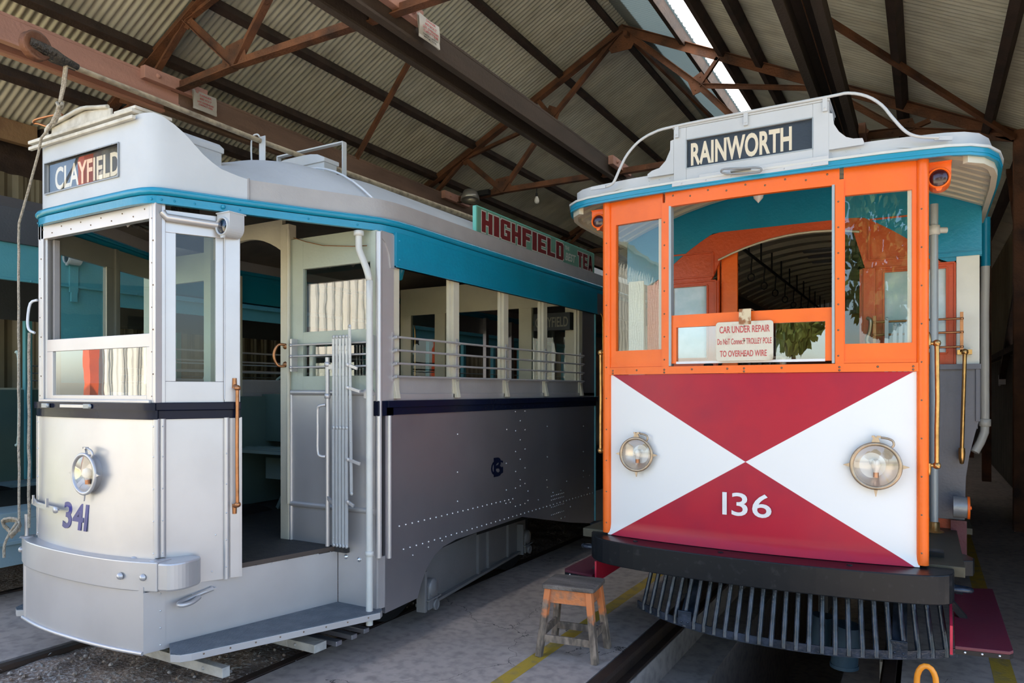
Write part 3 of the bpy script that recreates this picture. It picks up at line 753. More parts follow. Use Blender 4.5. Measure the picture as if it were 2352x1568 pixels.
# ------------------------------------------------------------------ outside, in front of the shed (mirrored in the glass)
g = B(); g.box(-60, 60, -70, -3.0, -0.35, -0.03); struct('ground', g, 'outground')
struct('wall_opposite', vwall(-10.2, -13, -1.15, -.05, 5.2, 0.22, 0.03), 'wallwhite')
b = B(); b.box(-10.25, -10.1, -1.13, -1.0, -.05, 5.2); struct('trim_16', b, 'orangedark')
b = B(); b.box(-10.9, -10.0, -13, -1.0, 5.2, 5.3); struct('roof_opposite', b, 'iron')
b = B(); b.box(-40, -11, -12, 8, -.1, 0.0); b.box(-4, 30, -60, -15.5, -.1, 0.0); struct('ground_grass', b, 'grass')
def tree(x, y, h, r, lab):
    t = thing('gum_tree', lab, 'tree', (x, y, 0), 'gum trees outside the shed')
    b = B(); b.tube([(x, y, -0.03), (x + .1, y, h * .4), (x - .2, y + .2, h * .85)], [.22, .16, .05], 8)
    for k in range(5):
        a = k * 1.3; b.tube([(x, y, h * (.4 + .06 * k)), (x + math.cos(a) * r * .6, y + math.sin(a) * r * .6, h * (.6 + .07 * k))], [.08, .02], 6)
    obj('trunk', b, 'bark', t)
    b = B()
    for k in range(2600):
        a = random.uniform(0, 6.28); ph = random.uniform(-1, 1); rr = r * random.uniform(.45, 1) * (1 + .3 * math.sin(a * 3 + ph * 4))
        c = Vector((x + rr * math.cos(a) * math.sqrt(1 - ph * ph), y + rr * math.sin(a) * math.sqrt(1 - ph * ph), h * .72 + ph * h * .36))
        u = Vector((random.uniform(-1, 1), random.uniform(-1, 1), random.uniform(-1, 1))).normalized() * random.uniform(.12, .3)
        v = u.orthogonal() * .7
        b.add([c - u, c + v, c + u, c - v], [(0, 1, 2, 3)])
    obj('foliage', b, 'leaf', t)
for i, (x, y, h, r_) in enumerate(((-1.5, -17, 8, 2.4), (5.5, -19, 10, 2.9), (11.5, -15, 7, 2.3), (-6.5, -25, 9, 2.6), (19, -20, 9, 3.0))):
    tree(x, y, h, r_, ['gum tree mirrored in the orange tram left window', 'tallest gum tree mirrored in the orange tram sash', 'gum tree far to the right outside the shed', 'gum tree rising behind the white opposite shed', 'gum tree farthest right outside'][i])
# ------------------------------------------------------------------ orange tram (136)
CX = -0.9
def fy(x): return 4.356 - 0.08 * (1 - ((x - CX) / 0.875) ** 2)
def fpath(x0, x1, d=0.0, n=14): return [(x0 + (x1 - x0) * i / n, fy(x0 + (x1 - x0) * i / n) - d) for i in range(n + 1)]
T = thing('tram', 'orange tram with crossed red and white dash and RAINWORTH destination sign', 'tram', (CX, 4.36, 0))
NY = (0, -1, 0)
def fstrip(b, x0, x1, z0, z1, d, th, n=12, mi=0):    # curved strip on the front, proud by d, thickness th back
    return b.wall(fpath(x0, x1, d, n), z0, z1, th, mi)
# dash with rolled lower lip
b = B()
def dsh(i, j):
    x = -1.775 + 1.75 * i; z = 0.725 + 1.025 * j
    lip = 0.022 * max(0, (0.80 - z) / 0.075) ** 2
    return (x, fy(x) - lip, z)
b.grid(dsh, 24, 30)
b.grid(lambda i, j: (dsh(1 - i, j)[0], dsh(1 - i, j)[1] + 0.03, dsh(i, j)[2]), 24, 1)
dash = obj('dash_panel', b, 'dash', T)
letters('number', 'l36', 'white', dash, (-1.03, fy(-0.9) - 0.006, 0.925), (1, 0, 0), (0, 0, 1), 0.275, 0.135, 0.003, 0.008)
# waist rail
b = B(); fstrip(b, -1.785, -0.015, 1.752, 1.797, 0.016, 0.03)
for x in (-1.74, -1.57, -1.385, -1.21, -1.0, -0.905, -0.70, -0.405, -0.22, -0.055):
    b.rivet((x, fy(x) - 0.016, 1.778), NY, 0.0065, 1)
    if x in (-1.74, -1.385, -0.905, -0.405, -0.055): b.rivet((x, fy(x) - 0.016, 1.761), NY, 0.0065, 1)
obj('waist_rail', b, ['orange', 'screw'], T)
# half round corner posts
for x, s_ in ((-1.788, -1), (-0.012, 1)):
    b = B(); b.cyl((x, 4.36, 0.735), (x, 4.36, 2.86), 0.029, n=18)
    for z in [0.8 + 0.2 * k for k in range(10)]: b.rivet((x - s_ * 0.004, 4.332, z), NY, 0.005, 1)
    b.box(x - 0.02, x + 0.02, 4.37, 4.42, 0.735, 2.86)
    obj('corner_post', b, ['orange', 'screw'], T)
# header, mullions, side sash
b = B(); fstrip(b, -1.38, -0.405, 2.772, 2.862, 0.012, 0.03)
for k in range(9):
    x = -1.33 + k * 0.108; b.rivet((x, fy(x) - 0.012, 2.835 - (k % 2) * 0.018), NY, 0.006, 1)
obj('header_rail', b, ['orange', 'screw'], T)
for x0, x1 in ((-1.402, -1.357), (-0.427, -0.383)):
    b = B(); fstrip(b, x0, x1, 1.79, 2.80, 0.012, 0.045, 2)
    for k in range(7):
        xm = (x0 + x1) / 2 - 0.006; b.rivet((xm, fy(xm) - 0.012, 1.84 + k * 0.14), NY, 0.0055, 1)
    obj('mullion', b, ['orange', 'screw'], T)
for x0, x1, gx0, gx1 in ((-1.76, -1.40, -1.724, -1.408), (-0.385, -0.04, -0.379, -0.06)):
    b = B(); fstrip(b, x0, x1, 2.712, 2.862, 0.002, 0.03); fstrip(b, x0, x1, 1.79, 1.904, 0.002, 0.03)
    fstrip(b, x0, gx0, 1.90, 2.72, 0.002, 0.03, 2)
    if x1 - gx1 > 0.004: fstrip(b, gx1, x1, 1.90, 2.72, 0.002, 0.03, 2)
    fstrip(b, x0, x1, 1.80, 1.812, 0.008, 0.02)
    f_ = obj('side_window_frame', b, 'orange', T)
    b = B(); b.wall(fpath(gx0 - .003, gx1 + .003, -0.014, 4), 1.90, 2.715, 0.004); obj('window_pane', b, 'glass', f_)
    b = B(); xx = gx1 if x0 > -1 else gx1; b.box(xx - 0.022, xx, fy(xx) + 0.012, fy(xx) + 0.024, 1.905, 2.712); obj('sash_strip', b, 'cream', f_)
for x in (-1.350, -0.436):
    b = B(); b.box(x - 0.007, x + 0.007, 4.285, 4.34, 1.80, 2.775); obj('sash_channel', b, 'polegrey', T)
# dropped centre sash
cs = B()
fstrip(cs, -1.357, -0.427, 2.034, 2.108, -0.004, 0.03)
fstrip(cs, -1.357, -1.314, 1.815, 2.04, -0.004, 0.03, 2); fstrip(cs, -0.478, -0.427, 1.815, 2.04, -0.004, 0.03, 2)
cs.wall(fpath(-1.314, -0.478, -0.001, 8), 1.812, 1.826, 0.03, 1)
cso = obj('centre_sash', cs, ['orange', 'white'], T)
b = B(); b.wall(fpath(-1.315, -0.477, -0.02, 8), 1.82, 2.036, 0.004); obj('window_pane', b, 'glassclear', cso)
# roof canopy outline
half = [(0.0, 4.236), (0.45, 4.248), (0.70, 4.262), (0.87, 4.284), (1.0, 4.305), (1.10, 4.345), (1.18, 4.42), (1.235, 4.55), (1.262, 4.72), (1.272, 5.0), (1.272, 6.0), (1.272, 13.0)]
cano = [(CX - a, y) for a, y in reversed(half)] + [(CX + a, y) for a, y in half[1:]]
def inset(path, d):
    r_ = []
    for i, (x, y) in enumerate(path):
        a, c = path[max(0, i - 1)], path[min(len(path) - 1, i + 1)]
        dx, dy = c[0] - a[0], c[1] - a[1]; L = math.hypot(dx, dy)
        r_.append((x - dy / L * d, y + dx / L * d))
    return r_
b = B(); b.wall(cano, 2.853, 2.895, 0.02)
for i in range(3, len(cano) - 3):
    x, y = cano[i]
    if y < 4.5: b.rivet((x, y - 0.001, 2.872), NY, 0.004)
b.wall(inset(cano, -0.004), 2.868, 2.876, 0.01)
obj('gutter_band', b, 'teal', T)
b = B(); b.wall(inset(cano, -0.008), 2.895, 2.908, 0.05); obj('gutter_lip', b, 'whitegrey', T)
RZ = lambda x, y=9: 2.87 + 0.30 * (1 - ((x - CX) / 1.28) ** 2)
b = B()
ins = inset(cano, 0.01); N = len(ins)
vs = []
ys = [4.26, 4.36, 4.5, 4.8, 5.2, 5.6, 7, 9, 11, 13]
def halfw(y):
    for k in range(len(half) - 1):
        if half[k + 1][1] >= y: 
            a, c = half[k], half[k + 1]; t = (y - a[1]) / (c[1] - a[1]); return a[0] + (c[0] - a[0]) * max(0, t)
    return 1.27
def rf(th):
    def f(i, j):
        y = 4.315 + 8.685 * j ** 2.2; hw = halfw(y) - 0.075
        x = CX + (2 * i - 1) * hw
        rise = min(1.0, (y - 4.25) / 0.7 + 0.25)
        return (x, y, 2.868 + 0.30 * rise * (1 - (2 * i - 1) ** 2) + th)
    return f
b.grid(rf(0.03), 20, 26)
obj('roof', b, 'roofgrey', T)
b = B(); b.grid(rf(0.0), 20, 26); obj('ceiling_lining', b, 'cream', T)
b = B()
for k in range(9):
    y = 4.52 + k * 0.125
    hw = halfw(y) - 0.03
    pts = [(CX + (2 * i / 14 - 1) * hw) for i in range(15)]
    for i in range(14):
        xa, xb = pts[i], pts[i + 1]
        za, zb = [2.868 + 0.30 * min(1.0, (y - 4.25) / 0.7 + 0.25) * (1 - ((q_ - CX) / hw) ** 2) for q_ in (xa, xb)]
        b.hexa([(xa, y, za - 0.03), (xb, y, zb - 0.03), (xb, y + 0.05, zb - 0.03), (xa, y + 0.05, za - 0.03), (xa, y, za), (xb, y, zb), (xb, y + 0.05, zb), (xa, y + 0.05, za)])
obj('canopy_rib', b, 'cream', T)
cf_ = inset(cano, 0.02)
for pth_ in ([p for p in cf_ if p[0] < CX and p[1] > 4.35], [p for p in cf_ if p[0] > CX and p[1] > 4.35]):
    b = B(); b.wall(pth_, 2.82, 2.868, 0.03); obj('canopy_fascia', b, 'cream', T)
# parapet sheets
pi = inset(cano, 0.045)
def ztop(p):
    x, y = p
    if y > 4.9: return 2.975 - min(0.06, (y - 4.9) * 0.5)
    return 2.985
rp = [p for p in pi if p[0] > -0.47 and p[1] < 5.1]; rp = [(-0.456, 4.285)] + rp + [(0.325, 5.15)]
lp = [p for p in pi if p[0] < -1.32 and p[1] < 5.1]; lp = [(-2.125, 5.15)] + lp + [(-1.322, 4.285)]
for path, rv in ((lp, (-1.35, -1.48)), (rp, (-0.44, -0.30))):
    b = B(); b.wall(path, 2.90, lambda i: ztop(path[i]), 0.012)
    for x in (rv[0], (rv[0] + rv[1]) / 2, rv[1]):
        for z in (2.92, 2.945, 2.975): b.rivet((x, 4.282, z), NY, 0.0045)
    obj('parapet_sheet', b, 'roofgrey', T)
# destination box
db = B()
X0, X1, ZB, ZT, FYD = -1.322, -0.456, 2.905, 3.232, 4.27
wx0, wx1, wz0, wz1 = -1.245, -0.538, 2.983, 3.156
db.box(X0, wx0, FYD, FYD + 0.03, ZB, ZT); db.box(wx1, X1, FYD, FYD + 0.03, ZB, ZT)
db.box(wx0, wx1, FYD, FYD + 0.03, ZB, wz0); db.box(wx0, wx1, FYD, FYD + 0.03, wz1, ZT)
db.box(X0, X1, FYD + 0.07, FYD + 0.28, ZB, ZT - 0.02); db.box(X0, X0 + 0.01, FYD + .03, FYD + 0.28, ZB, ZT); db.box(X1 - 0.01, X1, FYD + .03, FYD + 0.28, ZB, ZT)
db.box(X0 - .005, X1 + .005, FYD - 0.006, FYD + 0.29, ZT, ZT + 0.012)
dbo = obj('destination_box', db, 'roofgrey', T, 0.003)
b = B(); b.box(-1.16, X1 + .002, FYD - 0.03, FYD, ZB - 0.01, ZB + 0.022); b.box(X0, X1, FYD - 0.035, FYD, ZB - 0.03, ZB - 0.008)
for k in range(6): b.rivet((X0 + 0.06 + k * 0.145, FYD - 0.035, ZB - 0.018), NY, 0.005)
obj('lower_moulding', b, 'roofgrey', dbo, 0.004)
b = B(); b.box(wx0, wx1, FYD + 0.022, FYD + 0.03, wz0, wz1); bl_ = obj('destination_blind', b, 'blind', dbo)
letters('lettering', 'RAINWORTH', 'blindletter', dbo, (-1.222, FYD + 0.0215, 3.0), (1, 0, 0), (0, 0, 1), 0.572, 0.137, 0.001, 0.03)
b = B(); b.box(wx0, wx1, FYD + 0.008, FYD + 0.011, wz0, wz1); obj('window_pane', b, 'blindglass', dbo)
b = B()
for a, c in (((wx0, wz0), (wx1, wz0)), ((wx0, wz1), (wx1, wz1))): b.box(a[0], c[0], FYD - 0.003, FYD, a[1] - 0.003, a[1] + 0.003)
for x in (wx0, wx1): b.box(x - 0.003, x + 0.003, FYD - 0.003, FYD, wz0, wz1)
obj('window_bead', b, 'polegrey', dbo)
for s_, xe, pts in ((-1, X0, [(0, 3.17), (-.02, 3.165), (-.022, 3.11), (-.05, 3.05), (-.09, 3.012), (-.135, 3.003), (-.165, 2.985), (-.165, 2.965), (0, 2.965)]),
                    (1, X1, [(0, 3.165), (.018, 3.16), (.025, 3.10), (.05, 3.055), (.085, 3.02), (.12, 3.005), (.165, 3.0), (.172, 2.98), (.172, 2.965), (0, 2.965)])):
    b = B(); b.prism([(xe + a, FYD + 0.001, z) for a, z in pts], (0, 0.012, 0)); obj('ear_bracket', b, 'roofgrey', dbo)
rod = [(-1.80, 4.27, 2.945), (-1.752, 4.27, 2.947), (-1.715, 4.265, 2.958), (-1.69, 4.26, 2.99), (-1.655, 4.26, 3.06), (-1.61, 4.26, 3.13), (-1.535, 4.26, 3.195), (-1.44, 4.26, 3.232), (-1.32, 4.26, 3.245), (-0.9, 4.26, 3.25), (-0.46, 4.26, 3.25), (-0.36, 4.26, 3.25), (-0.27, 4.26, 3.215), (-0.2, 4.26, 3.155), (-0.15, 4.26, 3.08), (-0.1, 4.265, 3.01), (-0.06, 4.27, 2.975), (-0.01, 4.28, 2.958), (0.06, 4.30, 2.95)]
def smooth(p, k=3):
    P = [Vector(q) for q in p]; o = []
    for i in range(len(P) - 1):
        a, c, d, e = P[max(0, i - 1)], P[i], P[i + 1], P[min(len(P) - 1, i + 2)]
        for j in range(k):
            t = j / k; o.append(0.5 * ((2 * c) + (d - a) * t + (2 * a - 5 * c + 4 * d - e) * t * t + (3 * c - a - 3 * d + e) * t ** 3))
    return o + [P[-1]]
b = B(); b.tube(smooth(rod), 0.0085, 8)
for x in (-1.30, -0.895, -0.475): b.box(x - 0.012, x + 0.012, 4.255, 4.27, 3.175, 3.245); b.rivet((x, 4.255, 3.19), NY, 0.006)
b.box(-1.86, -1.76, 4.255, 4.262, 2.935, 2.955); b.beam((0.04, 4.298, 2.95), (0.12, 4.33, 2.945), 0.006, 0.02)
obj('guard_rod', b, 'roofgrey', T)
b = B(); b.tube(smooth([(-0.99, 4.215, 2.898), (-1.02, 4.20, 2.91), (-1.0, 4.19, 2.922), (-0.9, 4.19, 2.91), (-0.84, 4.19, 2.905), (-0.80, 4.19, 2.895), (-0.80, 4.20, 2.882), (-0.84, 4.205, 2.88), (-0.99, 4.215, 2.898)]), 0.0055, 8)
b.box(-0.97, -0.86, 4.205, 4.24, 2.905, 2.912); obj('wire_bracket', b, 'steelgrey', T)
# trolley base and pole on the roof
b = B(); b.box(-1.15, -0.65, 8.2, 9.2, 3.14, 3.24); b.cyl((-0.9, 8.7, 3.2), (-0.9, 8.7, 3.36), 0.12, 0.09); obj('trolley_base', b, 'roofgrey', T, 0.01)
b = B(); b.tube([(-0.9, 8.8, 3.32), (-0.9, 13.5, 4.3)], [0.03, 0.02]); obj('trolley_pole', b, 'steelgrey', T)
# marker lights
def marker(par, x, y, z, s, body, lens, flip):
    """hooded lamp: arched box with a round lens facing the front"""
    b = B()
    pts = [(-s, s * 1.45), (s, s * 1.45)] + [(s * math.cos(R(a)), s * math.sin(R(a))) for a in range(0, -181, -15)]
    b.prism([(x + p, y, z + q_) for p, q_ in pts], (0, 0.10, 0))
    b.lathe((x, y - 0.012, z), (0, 1, 0), [(0.012, s * 0.99), (0, s * 0.97), (-0.004, s * 0.86), (0.006, s * 0.78)], 22)
    b.prism([(x - .3 * s, y - 0.01, z - s * 0.9), (x + .3 * s, y - 0.01, z - s * 0.9), (x + .18 * s, y - 0.01, z - s * 1.22), (x - .18 * s, y - 0.01, z - s * 1.22)], (0, 0.014, 0))
    b.box(x - s * 1.06, x + s * 1.06, y - .006, y + 0.11, z + s * 1.4, z + s * 1.55)
    m = obj('marker_light', b, body, par, 0.002)
    b = B(); b.lathe((x, y - 0.004, z), (0, -1, 0), [(0, s * 0.80), (0.006, s * 0.6), (0.010, s * 0.3), (0.011, 0.0001)], 22); obj('lens', b, lens, m)
    return m
marker(T, -1.866, 4.40, 2.765, 0.050, 'orange', 'darklens', -1)
marker(T, 0.062, 4.40, 2.767, 0.056, 'orange', 'darklens', 1)
# headlights
def headlight(par, x, y, z, r, dep, rim, hinge_side=1, rimcol='nickel'):
    """round lamp bowl standing proud of the dash, glass in front of a reflector with a bulb"""
    b = B()
    b.lathe((x, y + 0.02, z), NY, [(0, r * 0.9), (dep, r * 0.98), (dep + 0.004, r * 1.04), (dep + 0.014, r * 1.05), (dep + 0.018, r * 1.0), (dep + 0.018, r * 0.90), (dep + 0.006, r * 0.88)], 40)
    yo = y + 0.02 - dep - 0.012
    b.prism([(x - .18 * r, yo, z + r * 1.0), (x + .18 * r, yo, z + r * 1.0), (x + .09 * r, yo, z + r * 1.28), (x - .09 * r, yo, z + r * 1.28)], (0, 0.014, 0))
    b.box(x - .16 * r, x - .03 * r, yo - .002, yo + .018, z + r * 1.24, z + r * 1.33); b.box(x + .03 * r, x + .2 * r, yo - .002, yo + .018, z + r * 1.24, z + r * 1.33)
    for s_ in (-1, 1): b.prism([(x + s_ * r * 1.02, yo, z + .1 * r), (x + s_ * r * 1.3, yo, z + .01 * r), (x + s_ * r * 1.3, yo, z - .01 * r), (x + s_ * r * 1.02, yo, z - .1 * r)], (0, 0.008, 0))
    b.prism([(x - .08 * r, yo, z - r * 1.02), (x + .08 * r, yo, z - r * 1.02), (x + .02 * r, yo, z - r * 1.34), (x - .01 * r, yo, z - r * 1.34)], (0, 0.008, 0))
    h = obj('headlight', b, rimcol, par)
    b = B(); b.lathe((x, y + 0.015, z), NY, [(0.0, 0.0001), (0.002, r * .25), (dep * .35, r * .62), (dep * .8, r * .84), (dep + 0.008, r * 0.9)], 36); obj('reflector', b, 'chrome', h)
    b = B(); b.lathe((x, y + 0.02, z), NY, [(dep + 0.010, r * 0.9), (dep + 0.016, r * .7), (dep + 0.022, r * .35), (dep + 0.024, 0.0001)], 36); obj('lens', b, 'lensglass', h)
    b = B(); b.lathe((x, y - dep * .35, z - r * .32), (0, -0.1, 1), [(0, 0.012), (r * .18, r * .15), (r * .36, r * .2), (r * .55, r * .16), (r * .62, 0.001)], 16); obj('bulb', b, 'bulbglass', h)
    b = B(); b.cyl((x, y - dep * .35, z - r * .52), (x, y - dep * .35, z - r * .30), 0.014, n=12); obj('bulb_socket', b, 'copper', h)
    b = B(); b.tube(smooth([(x + .2 * r, yo + .01, z + r * 1.25), (x + .45 * r, yo + .005, z + r * 1.22), (x + .66 * r, yo + .005, z + r * 1.12), (x + .70 * r, yo + .005, z + r * .94), (x + .62 * r, yo + .005, z + r * .84)]), 0.006, 8); obj('latch_lever', b, rimcol, h)
    return h
headlight(T, -1.562, fy(-1.56), 1.253, 0.104, 0.055, 0)
headlight(T, -0.228, fy(-0.23), 1.25, 0.121, 0.055, 0)
# brass rails on the corners
for xp, xr in ((-1.815, -1.852), (0.015, 0.053)):
    b = B(); y = 4.40
    b.tube([(xr, y, 1.262), (xr, y, 1.45), (xr + .003, y - .002, 1.6), (xr, y, 1.9)], 0.0115, 10)
    for z in (1.256, 1.9):
        b.lathe((xr, y, z - 0.018), (0, 0, 1), [(0, 0.006), (0.006, 0.017), (0.018, 0.02), (0.03, 0.017), (0.036, 0.006)], 12)
        b.tube([(xr, y, z), (xp + (xr - xp) * .3, y, z), (xp, y, z)], [0.010, 0.009, 0.014], 10)
        b.lathe((xp, y, z), (0, 0, 1 if z > 1.5 else -1), [(-.01, 0.016), (0.02, 0.014), (0.05, 0.010), (0.055, 0.001)], 10)
    obj('handrail', b, 'brass', T)
# bumper
b = B()
outer = [(-1.93, 4.53), (-1.90, 4.36), (-1.80, 4.22), (-1.62, 4.145), (-1.3, 4.095), (-0.9, 4.075), (-0.5, 4.09), (-0.18, 4.13), (0.02, 4.18), (0.105, 4.24), (0.13, 4.33), (0.125, 4.5)]
O = [(q_.x, q_.y) for q_ in smooth([(a, c, 0) for a, c in outer], 3)]
poly = O + [(0.02, 4.5), (-1.83, 4.53)]
b.prism([(x, y, 0.572) for x, y in poly], (0, 0, 0.150))
for x in (-1.55, -1.02, -0.35): b.lathe((x, fy(x) - 0.09, 0.722), (0, 0, 1), [(0, 0.018), (0.005, 0.016), (0.007, 0.001)], 12)
obj('bumper', b, 'blackpaint', T, 0.010)
for sx in (1, -1):
    f = lambda x: x if sx > 0 else 2 * CX - x
    b = B(); wp = [(0.02, 4.62), (0.10, 4.60), (0.17, 4.59), (0.225, 4.62), (0.235, 4.70), (0.20, 4.78), (0.10, 4.86), (-0.05, 4.92), (-0.05, 4.62)]
    P = [(f(x), y, 0.645) for x, y in wp]; P = P if sx > 0 else P[::-1]
    b.prism(P, (0, 0, 0.085)); b.box(min(f(0.0), f(0.09)), max(f(0.0), f(0.09)), 4.60, 4.68, 0.73, 0.765)
    for k in (0.06, 0.15): b.rivet((f(k), 4.596, 0.69), NY, 0.012, 1)
    obj('bumper_wing', b, ['blackpaint', 'polegrey'], T, 0.005)
    b = B(); b.tube(smooth([(f(0.06), 4.44, 0.60), (f(0.14), 4.42, 0.61), (f(0.2), 4.45, 0.605), (f(0.2), 4.5, 0.6), (f(0.12), 4.52, 0.6), (f(0.05), 4.50, 0.6)]), 0.014, 8); obj('tow_hook', b, 'fender', T)
# slatted fender below the bumper
def fe(x): return 4.175 + 0.34 * abs((x + 0.745) / 0.90) ** 2.3
def fet(x): return 4.28 + 0.30 * abs((x + 0.745) / 0.90) ** 2.3
xs = [-1.64 + 1.79 * i / 30 for i in range(31)]
b = B(); b.wall([(x, fe(x)) for x in xs], 0.228, 0.243, 0.05); b.wall([(x, fe(x) + 0.0) for x in xs], 0.243, 0.275, 0.008)
fd = obj('fender_rail', b, 'fender', T)
b = B(); b.wall([(x * 0.97 - 0.022, fet(x)) for x in xs], 0.52, 0.565, 0.03); obj('fender_top_rail', b, 'dark', T)
for k in range(27):
    x = -1.58 + k * 0.0645
    xt = CX + (x - CX) * 0.95 + 0.012
    b = B(); b.tube([(x, fe(x) + 0.004, 0.235), (x, fe(x) + 0.01, 0.275), (xt, fet(x) + 0.01, 0.56)], [0.0155, 0.0145, 0.0135], 8)
    obj('fender_bar', b, 'fender', T)
for x in (-1.25, -0.12):
    b = B(); b.box(x - 0.04, x + 0.04, fe(x) - 0.012, fe(x) + 0.004, 0.245, 0.33); b.beam((x, fe(x) + .02, 0.28), (x, 4.62, 0.6), 0.07, 0.012)
    for q_ in (-0.02, 0.02): b.rivet((x + q_, fe(x) - 0.012, 0.265), NY, 0.008)
    obj('fender_bracket', b, 'fender', T, 0.002)
# side steps
for sx in (1, -1):
    f = lambda x: x if sx > 0 else 2 * CX - x
    ya = 0.0 if sx > 0 else 0.36
    b = B(); P = [(f(0.125), 4.07 + ya, 0.405), (f(0.345), 4.11 + ya, 0.405), (f(0.362), 4.14 + ya, 0.405), (f(0.363), 5.36, 0.405), (f(0.15), 5.28, 0.405)]; P = P if sx > 0 else P[::-1]
    b.prism(P, (0, 0, 0.016)); st = obj('step_board', b, 'maroonstep', T, 0.002)
    b = B(); P2 = [(x, y, 0.383) for x, y, z in P]; b.prism(P2, (0, 0, 0.022))
    for k in range(3): b.rivet((f(0.165 + k * 0.07), 4.074 + ya + k * 0.014, 0.395), NY, 0.006, 1)
    obj('step_frame', b, ['blackpaint', 'rivet'], st)
    b = B(); b.beam((f(0.11), 4.09 + ya, 0.44), (f(0.135), 5.3, 0.44), 0.012, 0.14); obj('step_riser', b, 'redstep', st)
    for yy in (4.62, 5.15):
        b = B(); b.beam((f(0.02), yy, 0.62), (f(0.2), yy, 0.395), 0.03, 0.06, (0, 1, 0)); obj('step_bracket', b, 'dark', st)
    b = B(); b.beam((f(0.19), 5.55, 0.45), (f(0.19), 5.55, 0.80), 0.02, 0.09, (1, 0, 0)); obj('step_end', b, 'maroonstep', T)
# platform floor, side, bulkhead
b = B(); b.box(-1.98, 0.18, 4.40, 5.62, 0.68, 0.735)
obj('platform_floor', b, 'floorgreen', T, 0.003)
b = B(); b.box(-1.90, 0.10, 4.45, 5.6, 0.55, 0.68); b.box(-1.85, 0.05, 5.6, 13, 0.45, 0.70); obj('underframe', b, 'dark', T)
BY = 5.60
# openings: door x -1.38..-0.40, left window -1.738..-1.469, right window -0.249..0.125 (z 1.902..2.47)
def arch_pts(n=16, x0=-2.05, x1=0.25): return [(x0 + (x1 - x0) * i / n) for i in range(n + 1)]
az = lambda x: min(2.868, 3.0 - 0.50 * (x - CX) ** 2)
b = B()
b.box(-1.98, 0.175, BY, BY + 0.03, 0.735, 0.80)
b.box(-1.78, -1.742, BY, BY + 0.03, 0.80, 2.50); b.box(-1.465, -1.38, BY, BY + 0.03, 0.80, 2.50); b.box(-1.742, -1.465, BY, BY + 0.03, 0.80, 1.90); b.box(-1.742, -1.465, BY, BY + 0.03, 2.47, 2.50)
b.box(-0.40, -0.249, BY, BY + 0.03, 0.80, 2.50); b.box(0.125, 0.175, BY, BY + 0.03, 0.80, 2.50); b.box(-0.249, 0.125, BY, BY + 0.03, 0.80, 1.90); b.box(-0.249, 0.125, BY, BY + 0.03, 2.47, 2.50)
n = 28
for i in range(n):
    xa, xb = -1.98 + 2.155 * i / n, -1.98 + 2.155 * (i + 1) / n
    lo = lambda x: 2.50 if (x < -1.379 or x > -0.401) else 2.80 - 0.33 * (x + 0.72) ** 2
    za, zb = az(xa), az(xb)
    if max(za, zb) <= 2.51: continue
    b.hexa([(xa, BY, lo(xa + .001)), (xb, BY, lo(xb - .001)), (xb, BY + 0.03, lo(xb - .001)), (xa, BY + 0.03, lo(xa + .001)), (xa, BY, max(2.5, za)), (xb, BY, max(2.5, zb)), (xb, BY + 0.03, max(2.5, zb)), (xa, BY + 0.03, max(2.5, za))])
bh = obj('bulkhead', b, 'orangedark', T)
b = B()
for i in range(n):
    xa, xb = -2.12 + 2.44 * i / n, -2.12 + 2.44 * (i + 1) / n
    za, zb = (max(2.5, az(q_)) if -1.98 < q_ < 0.176 else 2.53 for q_ in (xa, xb))
    b.hexa([(xa, BY - .004, za), (xb, BY - .004, zb), (xb, BY + 0.02, zb), (xa, BY + 0.02, za), (xa, BY - .004, RZ(xa)), (xb, BY - .004, RZ(xb)), (xb, BY + 0.02, RZ(xb)), (xa, BY + 0.02, RZ(xa))])
b.box(0.0, 0.32, BY - 0.02, BY - .004, 2.535, 2.56)
obj('arch_panel', b, 'teal', bh)
for xa, xb in ((-1.742, -1.465), (-0.249, 0.125)):
    b = B(); b.box(xa, xb, BY + 0.010, BY + 0.014, 1.90, 2.47); obj('window_pane', b, 'frosted', bh)
for xa, xb, za, zb in ((-1.742, -1.465, 1.9, 2.47), (-0.249, 0.125, 1.9, 2.47), (-0.38, 0.17, 1.82, 2.50), (-1.77, -1.40, 1.82, 2.50), (-1.75, -1.42, 2.535, 2.72), (-0.34, 0.0, 2.56, 2.84)):
    b = B()
    for q_ in ((xa - .006, xa + .006, za, zb), (xb - .006, xb + .006, za, zb), (xa, xb, za - .006, za + .006), (xa, xb, zb - .006, zb + .006)):
        b.box(q_[0], q_[1], BY - 0.012, BY, q_[2], q_[3])
    obj('panel_bead', b, 'orangedark', bh, 0.002)
b = B(); b.box(-1.372, -1.25, BY + 0.05, BY + 0.08, 0.76, 2.74); b.box(-1.40, -1.385, BY + 0.04, BY + 0.09, 0.76, 2.7); dr = obj('sliding_door', b, 'orange', T, 0.003)
b = B(); b.box(-0.375, -0.30, BY - 0.03, BY - 0.005, 0.80, 2.50); obj('door_stile', b, 'orangedark', T, 0.003)
b = B(); b.tube(smooth([(-0.345, BY - 0.07, 2.15), (-0.325, BY - 0.09, 2.13), (-0.33, BY - 0.08, 2.06), (-0.35, BY - .07, 2.0), (-0.335, BY - 0.07, 1.97)]), 0.013, 8); obj('door_handle', b, 'nickel', bh)
b = B(); b.tube([(-1.38 + 0.98 * i / 10, BY - 0.01, 2.797 - 0.33 * (-1.38 + 0.98 * i / 10 + .72) ** 2) for i in range(11)], 0.008, 6); obj('door_arch_bead', b, 'cream', bh)
b = B(); b.box(0.178, 0.308, BY - 0.01, BY + 0.03, 1.80, 2.54); obj('corner_pillar', b, 'pillarwhite', T, 0.003)
b = B(); b.box(2 * CX - 0.308, 2 * CX - 0.178, BY - 0.01, BY + 0.03, 0.80, 2.54); obj('corner_pillar', b, 'pillarwhite', T, 0.003)
